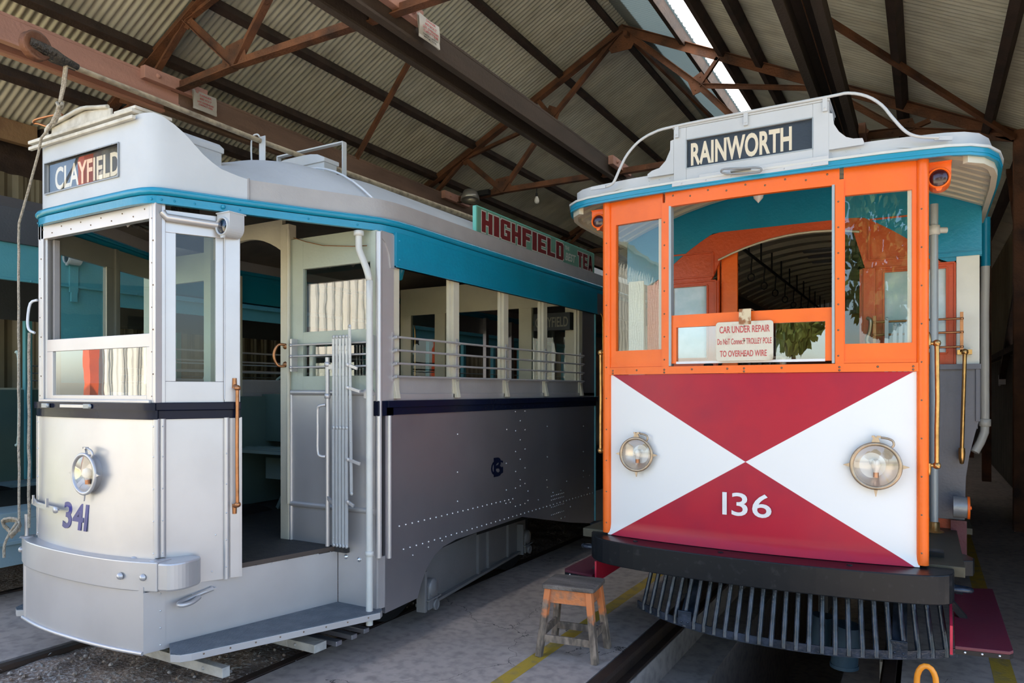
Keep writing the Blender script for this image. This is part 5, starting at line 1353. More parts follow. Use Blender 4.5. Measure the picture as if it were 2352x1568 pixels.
b = B(); b.tube(smooth([(-4.13, 3.5, 3.25), (-4.135, 3.5, 3.36), (-4.13, 3.5, 3.42), (-4.11, 3.5, 3.45), (-4.07, 3.5, 3.45), (-4.05, 3.5, 3.43)]), 0.006, 8); b.box(-4.09, -4.03, 3.53, 3.536, 3.22, 3.445); obj('pole_hook', b, 'roofgrey', G)
b = B(); pp = [(-4.08, 2.13, 3.44), (-4.08, 2.7, 3.43), (-4.08, 3.52, 3.415), (-4.1, 5.0, 3.43), (-4.1, 8.0, 3.47)]
b.tube(pp, [0.014, 0.016, 0.018, 0.024, 0.03], 12); po_ = obj('trolley_pole', b, 'oldpole', G)
b = B(); b.box(-4.4, -3.8, 7.6, 8.6, 3.23, 3.30); b.cyl((-4.1, 8.0, 3.28), (-4.1, 8.0, 3.44), 0.13, 0.1); obj('trolley_base', b, 'roofgrey', G)
b = B(); b.lathe((-4.10, 2.045, 3.47), (1, 0.1, 0), [(0.012, 0.0001), (0.012, 0.05), (0.0, 0.066), (0.002, 0.076), (0.012, 0.064), (0.034, 0.064), (0.042, 0.076), (0.044, 0.066), (0.032, 0.05), (0.032, 0.0001)], 30); obj('trolley_wheel', b, 'rust', po_)
b = B(); b.tube(smooth([(-4.085, 2.02, 3.48), (-4.07, 2.10, 3.465), (-4.08, 2.2, 3.445)]), [0.03] * 3 + [0.032, 0.034, 0.03, 0.022], 10); b.tube([(-4.055, 2.045, 3.47), (-4.05, 2.15, 3.45), (-4.07, 2.26, 3.44)], [.014, .022, .018], 8); b.tube([(-4.105, 2.045, 3.47), (-4.11, 2.15, 3.45), (-4.09, 2.26, 3.44)], [.014, .022, .018], 8); obj('wheel_fork', b, 'grime', po_)
# bumper
bo = [Vector((x, y, 0)) for x, y in [(-4.80, 2.33), (-4.62, 2.268), (-4.39, 2.235), (-4.10, 2.222), (-3.80, 2.235), (-3.60, 2.268), (-3.452, 2.318)]]
bo = smooth(bo, 3)
b = B(); b.prism([(p.x, p.y, 0.605) for p in bo] + [(-3.47, 2.42, .605), (-4.78, 2.42, .605)], (0, 0, 0.155))
for x, y in ((-3.655, 2.248), (-3.525, 2.29), (-4.79, 2.325)): b.rivet((x, y, 0.68), (0.15, -1, 0), 0.021)
for x in (-3.66, -3.5): b.lathe((x, 2.335, .76), (0, 0, 1), [(0, .022), (.006, .02), (.008, .001)], 12)
bm3 = obj('bumper', b, 'silver', G, 0.008)
for s_ in (1, -1):
    fx = lambda x: x if s_ > 0 else mx_(x)
    b = B(); P = smooth([Vector(q_ + (0,)) for q_ in [(-3.450, 2.322), (-3.385, 2.35), (-3.36, 2.42), (-3.372, 2.50), (-3.41, 2.55)]], 4)
    P = [(fx(p.x), p.y, 0.61) for p in P] + [(fx(-3.49), 2.53, .61), (fx(-3.53), 2.42, .61), (fx(-3.47), 2.34, .61)]
    b.prism(P if s_ > 0 else P[::-1], (0, 0, 0.145)); obj('bumper_end', b, 'silver', G, 0.010)
# skirt
b = B()
so_ = smooth([Vector((x, y, 0)) for x, y in [(-4.72, 2.30), (-4.5, 2.262), (-4.3, 2.245), (-4.1, 2.242), (-3.9, 2.247), (-3.7, 2.262), (-3.52, 2.288)]], 3)
b.wall([(p.x, p.y) for p in so_], 0.283, 0.63, 0.015); sk = obj('skirt', b, 'silver', G)
b = B(); b.tube([(p.x, p.y - .003, 0.286) for p in so_], 0.011, 8); obj('skirt_bead', b, 'silver', sk)
FS = Fr(-3.52, 2.288, -3.25, 3.43); FS2 = Fr(mx_(-3.52), 2.288, mx_(-3.25), 3.43, True)
for F in (FS, FS2):
    b = B(); F.box(b, 0, .11, -.012, .004, .283, .60); F.box(b, .10, F.L, -.015, 0, .283, .655)
    for z in (.31, .40, .49, .58): b.rivet(F.p(.085, .004, z), F.n, .005, 1)
    for k in range(8): b.rivet(F.p(.42 + .1 * k, 0, .632), F.n, .0045, 1)
    obj('riser_panel', b, ['silver', 'rivet'], G)
b = B(); b.beam(FS.p(.25, .006, .540), FS.p(.375, .006, .557), .008, .045, FS.n); b.lathe(FS.p(.355, .008, .555), FS.n, [(0, .014), (.012, .013), (.013, .0001)], 6)
b.tube(smooth([FS.p(.36, .014, .555), FS.p(.28, .02, .540), FS.p(.21, .03, .528), FS.p(.17, .045, .522), FS.p(.155, .065, .520), FS.p(.17, .085, .518), FS.p(.22, .08, .522), FS.p(.27, .05, .533)]), .0125, 10); obj('tow_hook', b, 'silver', G)
# platform floor and step
b = B(); b.prism([(-3.51, 2.40, .63), (-3.245, 3.44, .63), (mx_(-3.245), 3.44, .63), (mx_(-3.51), 2.40, .63)], (0, 0, .03)); b.box(-5.05, -3.15, 3.40, 3.46, .63, .66)
obj('platform_floor', b, 'platfloor', G)
b = B(); FS.box(b, .40, FS.L - .02, -.004, .008, .636, .664); obj('floor_nosing', b, 'rubberedge', G, .002)
for s_ in (1, -1):
    fx = lambda x: x if s_ > 0 else mx_(x)
    P = [(fx(-3.485), 2.415), (fx(-3.35), 2.325), (fx(-3.30), 2.345), (fx(-3.27), 2.39), (fx(-2.875), 3.40), (fx(-2.90), 3.45), (fx(-3.245), 3.44)]
    P = P if s_ > 0 else P[::-1]
    b = B(); b.prism([(x, y, .300) for x, y in P], (0, 0, .006)); sp = obj('step_board', b, 'rubberstep', G)
    b = B(); b.prism([(x, y, .262) for x, y in P], (0, 0, .038))
    FE = Fr(fx(-3.27), 2.39, fx(-2.875), 3.40, s_ < 0)
    for k in range(8): b.rivet(FE.p(.06 + .135 * k, 0, .285), FE.n, .0055, 1)
    obj('step_edge', b, ['silver', 'screw'], sp, .002)
# rear platform bulkhead
BK = 3.43
b = B()
for (x0, x1, z0, z1) in ((-3.67, -3.556, 1.64, 2.655), (-2.982, -2.93, 1.64, 2.64), (-3.556, -2.982, 2.45, 2.655), (-3.556, -2.982, 1.955, 2.035), (-3.556, -2.982, 1.64, 1.745), (-3.50, -3.47, 1.745, 1.955)):
    b.box(x0, x1, BK, BK + .035, z0, z1)
bk = obj('bulkhead', b, 'palegreen', G, 0.002)
b = B(); b.box(-3.556, -2.982, BK + .015, BK + .019, 1.745, 2.45); obj('window_pane', b, 'glassbright', bk)
b = B(); b.box(-3.67, -3.245, BK, BK + .03, .66, 1.64); b.box(-3.245, -2.93, BK, BK + .03, .30, 1.64)
for x, z in ((-3.18, .60), (-3.07, .595)): b.rivet((x, BK, z), NY, .017, 1)
lp = obj('lower_panel', b, ['silver', 'rivet'], bk)
b = B(); b.cyl((-3.665, BK, 1.638), (-2.95, BK, 1.636), .018, n=10); b.cyl((-3.665, BK, .90), (-2.95, BK, .905), .018, n=10); b.cyl((-3.665, BK, .66), (-3.665, BK, 1.645), .014, n=10); obj('panel_moulding', b, 'silver', bk)
b = B(); b.box(-3.745, -3.67, BK - .02, BK + .05, .66, 2.76); b.cyl((-3.672, BK - .018, .9), (-3.672, BK - .018, 2.72), .012, n=8); obj('door_post', b, 'cream', G, .003)
b = B(); b.box(mx_(-3.67), mx_(-3.745), BK - .02, BK + .05, .66, 2.76); b.box(mx_(-2.93), mx_(-3.67), BK, BK + .03, .66, 1.70); b.box(mx_(-2.93), mx_(-3.0), BK, BK + .03, 1.7, 2.45); b.box(mx_(-2.93), mx_(-3.67), BK, BK + .03, 2.45, 2.655); obj('bulkhead', b, 'palegreen', G, .002)
b = B(); xs_ = [(-4.45 + .70 * i / 12) for i in range(13)]
for i in range(12):
    za, zb = (2.58 + .12 * (1 - ((x + 4.1) / .36) ** 2) for x in (xs_[i], xs_[i + 1])); b.hexa([(xs_[i], BK, za), (xs_[i + 1], BK, zb), (xs_[i + 1], BK + .03, zb), (xs_[i], BK + .03, za), (xs_[i], BK, 2.8), (xs_[i + 1], BK, 2.8), (xs_[i + 1], BK + .03, 2.8), (xs_[i], BK + .03, 2.8)])
obj('door_arch', b, 'cream', G)
b = B(); b.tube(smooth([(-3.70, BK - .02, 1.955), (-3.72, BK - .06, 1.955), (-3.735, BK - .08, 1.91), (-3.735, BK - .08, 1.86), (-3.72, BK - .06, 1.815), (-3.70, BK - .02, 1.815)]), .009, 8); b.lathe((-3.70, BK - .02, 1.945), NY, [(0, .02), (.005, .018), (.006, .0001)], 10); b.lathe((-3.70, BK - .02, 1.825), NY, [(0, .02), (.005, .018), (.006, .0001)], 10); obj('grab_handle', b, 'copper', G)
b = B()
for z in (1.802, 1.875, 1.948): b.cyl((-3.62, BK - .045, z), (-2.945, BK - .045, z), .0065, n=8)
for x in (-3.615, -2.955):
    b.box(x - .008, x + .008, BK - .05, BK - .0, 1.775, 1.99)
    for z in (1.802, 1.875, 1.948): b.lathe((x, BK - .062, z), (0, 1, 0), [(0, .003), (.004, .011), (.02, .011)], 8)
obj('window_bar', b, 'silver', bk)
b = B(); b.tube([(-3.62, BK - .02, 2.66), (-3.5, BK - .03, 2.62), (-3.35, BK - .03, 2.58), (-3.1, BK - .03, 2.55), (-2.99, BK - .02, 2.545)], .003, 6); obj('bell_cord', b, 'copper', G)
# folding gate on its post
gt = B(); gt.cyl((-3.27, 3.36, .67), (-3.27, 3.36, 1.86), .014, n=10)
for z in (1.60, 1.80): gt.lathe((-3.27, 3.36, z), (0, 0, 1), [(0, .014), (.002, .019), (.03, .019), (.032, .014)], 10)
gt.box(-3.27, -3.20, 3.352, 3.366, 1.785, 1.815); gt.beam((-3.27, 3.355, .98), (-3.215, 3.35, .95), .012, .02)
gp = obj('gate_post', gt, 'silver', G)
for k in range(6):
    x0 = -3.205 + k * .0265
    b = B()
    up, lo = Vector((x0, 3.345 + .001 * k, 1.985)), Vector((x0 + .004, 3.345, .70))
    if k == 5: up, lo = Vector((-3.062, 3.335, 2.045)), Vector((-3.048, 3.335, 1.02))
    b.beam(lo, up, .0195, .005, (0, 1, 0)); b.lathe(up + Vector((0, -.0026, 0)), (0, 1, 0), [(0, .0001), (0, .0118), (.005, .0118), (.005, .0001)], 12)
    b.lathe(lo + Vector((0, -.0026, 0)), (0, 1, 0), [(0, .0001), (0, .0118), (.005, .0118), (.005, .0001)], 12)
    for q_ in range(8): b.rivet(lo.lerp(up, .06 + q_ * .125) + Vector((0, -.003, 0)), NY, .0035)
    obj('gate_slat', b, 'gatepaint', gp)
for k in range(5):
    b = B(); lo, up = Vector((-3.198 + k * .0265, 3.339, .69)), Vector((-3.200 + k * .0272, 3.339, 1.42)); b.beam(lo, up, .0195, .005, (0, 1, 0)); b.lathe(lo + Vector((0, -.0026, 0)), (0, 1, 0), [(0, .0001), (0, .0118), (.005, .0118), (.005, .0001)], 12); b.lathe(up + Vector((0, -.0026, 0)), (0, 1, 0), [(0, .0001), (0, .0118), (.005, .0118), (.005, .0001)], 12)
    for q_ in range(4): b.rivet(lo.lerp(up, .06 + q_ * .28) + Vector((0, -.003, 0)), NY, .0035)
    obj('gate_slat', b, 'gatepaint', gp)
b = B(); b.tube(smooth([(-3.275, 3.345, 1.56), (-3.30, 3.325, 1.555), (-3.315, 3.32, 1.53), (-3.315, 3.32, 1.40), (-3.315, 3.32, 1.27), (-3.30, 3.325, 1.24), (-3.275, 3.345, 1.235)]), .010, 8); obj('gate_handle', b, 'silver', gp)
for z, x1 in ((1.80, -3.0), (1.66, -2.98), (1.22, -2.98), (.96, -3.03)):
    b = B(); b.beam((-3.08, 3.335, z + .01), (x1, 3.335, z - .015), .02, .012, (0, 1, 0)); b.lathe((-3.075, 3.33, z + .008), NY, [(0, .013), (.006, .012), (.007, .0001)], 10)
    obj('gate_catch', b, 'silver', gp, .002)
b = B(); b.beam((-2.99, 3.40, 1.66), (-2.99, 3.40, 1.60), .02, .02, (0, 1, 0)); obj('gate_hook', b, 'silver', gp, .003)
# drain pipe and side corner posts
b = B(); b.tube(smooth([(-3.02, 3.37, 2.625), (-3.02, 3.37, 2.54), (-3.01, 3.37, 2.50), (-2.965, 3.375, 2.40), (-2.945, 3.38, 2.32), (-2.943, 3.38, 2.2), (-2.943, 3.38, 1.0), (-2.943, 3.38, .22)]), .021, 12); b.lathe((-3.02, 3.37, 2.60), (0, 0, 1), [(0, .022), (.003, .032), (.03, .032), (.034, .02)], 12); b.lathe((-2.943, 3.38, .64), (0, 0, 1), [(0, .022), (.002, .026), (.03, .026), (.032, .022)], 12)
obj('downpipe', b, 'whitegrey', G)
b = B(); b.cyl((-2.925, 3.445, .62), (-2.925, 3.445, 2.63), .02, n=12); b.box(-2.95, -2.915, 3.46, 3.578, 1.585, 2.64); b.cyl((-2.918, 3.535, .60), (-2.918, 3.535, 1.494), .016, n=10); b.box(-2.945, -2.925, 3.44, 3.60, .30, .62); obj('corner_post', b, 'silver', G)
b = B(); b.box(-2.952, -2.908, 3.425, 3.57, 1.493, 1.587); obj('waist_band', b, 'navy', G, .004)
b = B(); b.prism([(-2.935, 3.44, 2.63), (-2.935, 3.44, 2.60), (-2.935, 3.49, 2.57), (-2.935, 3.53, 2.50), (-2.935, 3.54, 2.42), (-2.935, 3.60, 2.42), (-2.935, 3.60, 2.63)], (.027, 0, 0)); obj('corner_bracket', b, 'silver', G)
# side
def side(s_):
    fx = lambda x: x if s_ > 0 else mx_(x)
    XS = fx(-2.92); nx = Vector((s_, 0, 0))
    b = B()
    pf = [(3.50, 1.50), (3.50, .262), (3.83, .275), (3.87, .36), (3.93, .45), (4.02, .52), (4.12, .56), (4.28, .583), (4.8, .590), (5.26, .597), (6.2, .40), (6.60, .33), (6.77, .30), (6.77, 1.50)]
    P = [(XS - s_ * .02, y, z) for y, z in pf]; b.prism(P if s_ < 0 else P[::-1], (s_ * .02, 0, 0))
    if s_ > 0:
        for k in range(23): b.rivet((XS, 3.64 + k * .0665, .783 - .0007 * k), nx, .0075, 1)
        for k in range(46): b.rivet((XS, 3.683 + k * .0675, .627 - .0002 * k), nx, .0075, 1)
        for y, z in ((5.146, 1.478), (5.226, 1.4), (5.309, 1.478), (5.226, 1.241), (5.309, 1.159), (5.15, 1.32), (5.309, 1.32), (5.15, 1.15), (5.226, 1.08), (5.309, 1.0), (5.15, .985), (5.226, .91), (5.146, .85), (5.226, .86), (5.309, .87), (5.36, .80), (5.36, .72), (5.146, .70), (5.226, .70), (5.309, .70), (4.301, 1.337), (4.301, 1.064), (4.301, .854), (5.719, 1.332), (5.719, 1.061), (5.711, .856), (5.72, .79), (5.832, .729), (5.993, .729), (5.004, 1.338), (4.997, 1.066), (4.997, .852), (4.99, .745), (5.06, .745), (5.55, .70), (6.5, 1.3), (6.5, 1.05), (6.5, .86), (6.5, .8), (6.12, .80), (6.65, .8), (6.62, .68), (6.2, .55), (6.0, .47), (6.08, .47)): b.rivet((XS, y, z), nx, .007, 1)
        for row, zz in enumerate((.70, .665, .60, .53)):
            for k in range(8): b.rivet((XS, 5.80 + k * .036, zz), nx, .006, 1)
        for y, z in ((3.78, .57), (3.95, .59), (4.11, .605)): b.rivet((XS, y, z), nx, .006, 1)
    sp = obj('side_panel', b, ['silver_shaded', 'rivet'], G)
    b = B(); b.box(min(XS, XS + s_ * .012), max(XS, XS + s_ * .012), 3.50, 6.79, 1.497, 1.545); b.box(min(XS, XS + s_ * .028), max(XS, XS + s_ * .028), 3.50, 6.80, 1.545, 1.587)
    for k in range(40): b.rivet((XS + s_ * .012, 3.66 + .077 * k, 1.52), nx, .004)
    obj('waist_band', b, 'navy', G, .002)
    b = B(); b.box(min(XS - s_ * .03, XS), max(XS - s_ * .03, XS), 3.57, 6.77, 1.587, 1.63); obj('window_sill', b, 'silver', G, .002)
    b = B(); b.box(min(XS - s_ * .03, XS - s_ * .012), max(XS - s_ * .03, XS - s_ * .012), 3.60, 6.45, 1.63, 1.735); obj('sill_board', b, 'bandgrey', G)
    for y in (3.585, 4.268, 4.976, 5.665, 6.42):
        b = B(); b.box(min(XS - s_ * .06, XS), max(XS - s_ * .06, XS), y - .02, y + .055, 1.60, 2.66)
        b.box(min(XS - s_ * .045, XS - s_ * .02), max(XS - s_ * .045, XS - s_ * .02), y - .045, y - .02, 1.60, 2.66)
        b.hexa([(XS, y - .008, 1.60), (XS + s_ * .032, y - .008, 1.60), (XS + s_ * .032, y + .030, 1.60), (XS, y + .030, 1.60), (XS, y - .008, 1.735), (XS + s_ * .004, y - .008, 1.735), (XS + s_ * .004, y + .030, 1.735), (XS, y + .030, 1.735)])
        obj('window_post', b, 'cream', G, .002)
    b = B()
    for z in (1.739, 1.822, 1.905, 1.988):
        b.cyl((XS + s_ * .03, 3.57, z), (XS + s_ * .03, 6.45, z), .0075, n=8)
        for y in (3.57, 4.285, 4.99, 5.68, 6.43):
            b.tube([(XS, y, z - .012), (XS + s_ * .03, y, z)], [.009, .012], 8)
    for y in (3.57, 4.285, 4.99, 5.68, 6.43): b.box(min(XS, XS + s_ * .008), max(XS, XS + s_ * .008), y - .01, y + .01, 1.71, 2.02)
    obj('window_guard', b, 'silver', G)
    b = B(); b.box(min(XS, XS + s_ * .026), max(XS, XS + s_ * .026), 3.575, 6.79, 2.428, 2.650); b.box(min(XS, XS + s_ * .034), max(XS, XS + s_ * .034), 3.575, 6.79, 2.428, 2.440); b.rivet((XS + s_ * .026, 3.61, 2.60), nx, .007); b.rivet((XS + s_ * .026, 3.61, 2.48), nx, .007)
    obj('valance', b, 'teal', G, .003)
    b = B(); b.box(min(XS - s_ * .03, XS), max(XS - s_ * .03, XS), 6.48, 6.77, 1.60, 2.65); obj('end_panel', b, 'silver_shaded', G)
    b = B(); b.cyl((XS, 6.785, .33), (XS, 6.785, 2.62), .012, n=8); obj('end_post', b, 'teal_light', G)
    b = B(); b.tube(smooth([(XS, 6.88, 2.45), (XS + s_ * .03, 6.90, 2.42), (XS + s_ * .03, 6.92, 2.3), (XS + s_ * .03, 6.92, 1.7), (XS, 6.92, 1.55)]), .010, 8); obj('handrail', b, 'brass', G)
    # second half of the car beyond the centre doorway
    b = B(); b.box(min(XS - s_ * .02, XS), max(XS - s_ * .02, XS), 8.4, 13, .35, 1.55); b.box(min(XS, XS + s_ * .02), max(XS, XS + s_ * .02), 6.80, 13, 2.43, 2.65); b.box(min(XS - s_ * .02, XS), max(XS - s_ * .02, XS), 6.8, 8.4, .28, .62)
    for k in range(7): b.box(min(XS - s_ * .05, XS), max(XS - s_ * .05, XS), 8.4 + .7 * k, 8.47 + .7 * k, 1.55, 2.65)
    obj('body_side', b, 'silver_shaded', G)
    return sp
spanel = side(1); side(-1)
# monogram on the side panel
letters('monogram', 'B', 'navy', spanel, (-2.9195, 4.80, .975), (0, 1, 0), (0, 0, 1), .125, .15, .0015, .02)
letters('monogram', 'C', 'navy', spanel, (-2.919, 4.76, .985), (0, 1, 0), (0, 0, 1), .13, .12, .0015, .0)
letters('monogram', 'G', 'navy', spanel, (-2.918, 4.80, .99), (0, 1, 0), (0, 0, 1), .14, .11, .0015, .0)
# saloon inside
b = B(); b.box(-5.22, -2.98, 3.46, 12.9, .60, .645); obj('saloon_floor', b, 'platfloor', G)
b = B(); b.box(-5.10, -3.08, 12.95, 13, .6, 2.8); obj('end_bulkhead', b, 'cream', G)
b = B()
for (x0, x1, z0, z1) in ((-5.2, -4.5, .66, 1.72), (-3.65, -2.98, .66, 1.72), (-5.2, -5.05, 1.72, 2.5), (-4.72, -4.58, 1.72, 2.5), (-3.65, -3.5, 1.72, 2.5), (-3.12, -2.98, 1.72, 2.5), (-5.2, -2.98, 2.50, 2.8), (-3.42, -3.34, 1.72, 2.5)):
    b.box(x0, x1, 6.50, 6.54, z0, z1)
ib = obj('inner_bulkhead', b, 'cream', G, .002)
for x0, x1 in ((-5.05, -4.72), (-3.5, -3.12)):
    b = B(); b.box(x0, x1, 6.515, 6.519, 1.72, 2.5); obj('window_pane', b, 'glass', ib)
b = B(); b.box(-3.42, -3.02, 6.40, 6.49, 2.25, 2.42); ds = obj('spare_destination_board', b, 'blind', G)
letters('lettering', 'CLAYFIELD', 'blindletterdim', ds, (-3.40, 6.399, 2.28), (1, 0, 0), (0, 0, 1), .36, .10, .001, .015)
for k in range(3):
    y = 4.1 + .95 * k
    for x, nm in ((-5.20, 1), (-3.75, 1)):
        if x > -4 and k < 1: continue
        b = B()
        for q_ in range(5): b.box(x + .01, x + .76, y + q_ * .085, y + q_ * .085 + .07, 1.14 - .005 * abs(q_ - 2), 1.165 - .005 * abs(q_ - 2))
        b.box(x + .70, x + .73, y, y + .42, 1.06, 1.14); b.box(x + .03, x + .06, y, y + .42, 1.06, 1.14); st_ = obj('bench_seat', b, 'seat', G, .003)
        b = B(); b.beam((x + .70, y + .2, 1.08), (x + .45, y + .2, .66), .03, .03, (0, 1, 0)); b.box(x + .3, x + .62, y + .2, y + .215, .9, 1.08); obj('seat_leg', b, 'seat', st_)
        b = B(); b.box(x + .02, x + .74, y + .40, y + .43, 1.2, 1.62); obj('seat_back', b, 'greendark', st_, .004)
b = B(); b.box(-5.16, -5.13, 3.47, 6.5, .66, 1.60); obj('side_lining', b, 'greendark', G)
b = B(); b.box(-3.05, -3.02, 3.60, 6.5, .66, 1.58); obj('side_lining', b, 'greendark', G)
b = B(); b.tube([(-3.2, 3.9, 2.6), (-3.15, 3.95, 2.5), (-3.2, 3.98, 2.44)], .03, 8); b.box(-3.3, -3.1, 3.9, 6.4, 2.62, 2.66); obj('ceiling_cove', b, 'teal', G)
# cab fittings
b = B(); b.box(-4.40, -4.15, 2.48, 2.68, .66, 1.56); b.lathe((-4.28, 2.58, 1.56), (0, 0, 1), [(0, .1), (.03, .1), (.04, .02), (.08, .02), (.081, .001)], 16); b.box(-4.30, -4.12, 2.56, 2.60, 1.62, 1.64); obj('controller', b, 'steelgrey', G, .006)
b = B(); b.cyl((-3.80, 2.60, .66), (-3.80, 2.60, 1.60), .02); b.lathe((-3.80, 2.60, 1.60), (0, 0, 1), [(0, .12), (.015, .13), (.03, .12), (.03, .1), (0, .1)], 20); obj('hand_brake', b, 'grime', G)
b = B()
for (x, y, w_, h) in ((-3.95, 2.95, .22, .07), (-4.2, 2.75, .12, .06), (-3.75, 2.7, .1, .05)): b.box(x - w_ / 2, x + w_ / 2, y - .06, y + .06, 2.72 - h, 2.72)
b.lathe((-4.05, 2.85, 2.66), (0, 0, -1), [(0, .11), (.01, .12), (.03, .11), (.03, .09)], 20); b.tube(smooth([(-4.2, 2.6, 2.7), (-4.1, 2.7, 2.62), (-3.95, 2.8, 2.66), (-3.8, 2.9, 2.60), (-3.7, 3.0, 2.62)]), .014, 8); obj('ceiling_gear', b, 'grime', G, .004)
for x, y in ((-4.15, 2.60), (-3.95, 2.55)):
    b = B(); b.lathe((x, y, 2.72), (0, 0, -1), [(0, .03), (.02, .03), (.04, .02), (.07, .018), (.09, .001)], 14); obj('ceiling_lamp', b, 'bulbglass', G)
# underframe, truck, axle boxes, lifeguard slats
b = B(); b.box(-4.65, -3.55, 2.5, 3.5, .40, .60); b.box(-5.1, -3.1, 3.5, 13, .5, .60); obj('underframe', b, 'dark', G)
FT = Fr(-2.99, 3.92, -3.30, 6.10)
b = B(); FT.box(b, .10, 2.1, -.03, -.01, .17, .52); FT.box(b, .08, 2.1, -.06, .03, .155, .175); FT.box(b, .1, 1.95, -.05, .02, .50, .52)
for a in (.98, 1.18, 1.62): FT.box(b, a, a + .035, -.01, .012, .17, .50)
tk = obj('truck_frame', b, 'axlegrey', G)
for a in (.12, 1.98):
    b = B(); c_ = FT.p(a, .03, 0)
    FT.box(b, a - .065, a + .065, -.02, .06, .15, .31)
    b.lathe(FT.p(a, .01, .29), FT.n, [(0, .001), (0, .064), (.05, .064), (.062, .05), (.066, .001)], 18); b.lathe(FT.p(a + .02, .058, .17), FT.n, [(0, .001), (0, .038), (.02, .038), (.022, .03), (.018, .026), (.018, .001)], 18); FT.box(b, a - .09, a + .09, -.02, .075, .215, .225); FT.box(b, a - .10, a - .07, -.02, .05, .14, .42)
    obj('axle_box', b, 'axlegrey', tk, .008)
for yy in (4.05, 5.75, 8.9, 10.5):
    for x in (-4.82, -3.38):
        b = B(); b.cyl((x - .05, yy, .36), (x + .05, yy, .36), .355, n=32); obj('wheel', b, 'dark', G)
for y, x1, h, m_ in ((2.585, -3.28, .055, 'palewood'), (3.10, -3.12, .05, 'palewood'), (3.25, -3.09, .03, 'silver_shaded'), (3.385, -3.09, .03, 'silver_shaded'), (3.51, -3.10, .03, 'silver_shaded')):
    w_ = .10 if y == 3.10 else .05
    b = B(); b.box(-4.6, x1, y, y + w_, .10, .10 + h)
    if y < 3.2: b.rivet((x1 - .16, y, .127), NY, .012)
    obj('lifeguard_slat', b, m_, G, .004)
# advertisement board on the roof edge
b = B(); ad = [(4.605, 2.842), (6.845, 2.842), (6.845, 3.06), (4.605, 3.06)]
XA = -2.955
P = rr(4.60, 6.85, 2.842, 3.06, .012)
b.prism([(XA, y, z) for y, z in P], (-.03, 0, 0))
AB = obj('advertisement_board', b, ['adgreenlight'], G)
b = B(); b.box(XA, XA + .0015, 4.615, 6.838, 2.852, 3.052); obj('board_face', b, 'adgreen', AB)
def adtext(t, y0, y1, z0, z1, m_, bold, d0):
    return letters('lettering', t, m_, AB, (XA + d0, y0, z0), (0, 1, 0), (0, 0, 1), y1 - y0, z1 - z0, .001, bold)
def blocky(t, y0, y1, z0, z1):
    adtext(t, y0 - .012, y1 + .012, z0 - .008, z1 + .008, 'adoutline', .075, .0016)
    adtext(t, y0, y1, z0, z1, 'admaroon', .055, .003)
GL = {'H': [(0, .36, 0, 1), (.64, 1, 0, 1), (.3, .7, .38, .62)], 'I': [(.0, 1, 0, 1)], 'G': [(0, .36, .06, .94), (.1, 1, .8, 1), (.1, 1, 0, .2), (.66, 1, .1, .52), (.5, .8, .36, .52), (.66, 1, .68, .94)],
      'F': [(0, .4, 0, 1), (.3, 1, .78, 1), (.3, .85, .40, .60)], 'E': [(0, .4, 0, 1), (.3, 1, .79, 1), (.3, .9, .40, .60), (.3, 1, 0, .21)], 'L': [(0, .42, 0, 1), (.3, 1, 0, .22)], 'D': [(0, .38, 0, 1), (.2, .9, .8, 1), (.2, .9, 0, .2), (.64, 1, .08, .92)], 'T': [(0, 1, .76, 1), (.31, .69, 0, 1)], 'A': None}
def blocky(t, y0, y1, z0, z1):
    ws = [.5 if c == 'I' else 1 for c in t]; gap = .16
    un = (y1 - y0) / (sum(ws) + gap * (len(t) - 1)); y = y0
    for (g_, m_, d_) in ((.009, 'adoutline', .0017), (0, 'admaroon', .003)):
        b = B(); y = y0
        for c, w_ in zip(t, ws):
            W = w_ * un; H = z1 - z0
            if c == 'A':
                for pts in ([(0, 0), (.36, 0), (.62, 1), (.3, 1)], [(1, 0), (.64, 0), (.38, 1), (.7, 1)][::-1], [(.2, .18), (.8, .18), (.75, .38), (.25, .38)]):
                    cy = sum(p[0] for p in pts) / 4; cz = sum(p[1] for p in pts) / 4
                    b.prism([(XA + d_, y + W * p[0] + g_ * (1 if p[0] > cy else -1), z0 + H * p[1] + g_ * (1 if p[1] > cz else -1)) for p in pts], (-.001, 0, 0))
            else:
                for i_, (a0, a1, c0, c1) in enumerate(GL[c]): b.box(XA + .0012, XA + d_ + .00002 * i_, y + W * a0 - g_, y + W * a1 + g_, z0 + H * c0 - g_, z0 + H * c1 + g_)
            y += W + gap * un
        obj('lettering', b, m_, AB)
blocky('HIGHFIELD', 4.68, 6.12, 2.872, 3.030)
blocky('TEA', 6.44, 6.80, 2.865, 3.015)
adtext('THE', 6.15, 6.25, 2.985, 3.022, 'adoutline', .0, .0016)
letters('lettering', 'BEST', 'adoutline', AB, (XA + .0016, 6.16, 2.885), (0, 1, 0.02), (0, 0, 1), .235, .075, .001, .02, .25)
b = B()
for y in (4.95, 5.7, 6.5): b.box(XA - .01, XA + .004, y - .03, y + .03, 2.80, 2.845)
obj('board_bracket', b, 'steelgrey', AB)

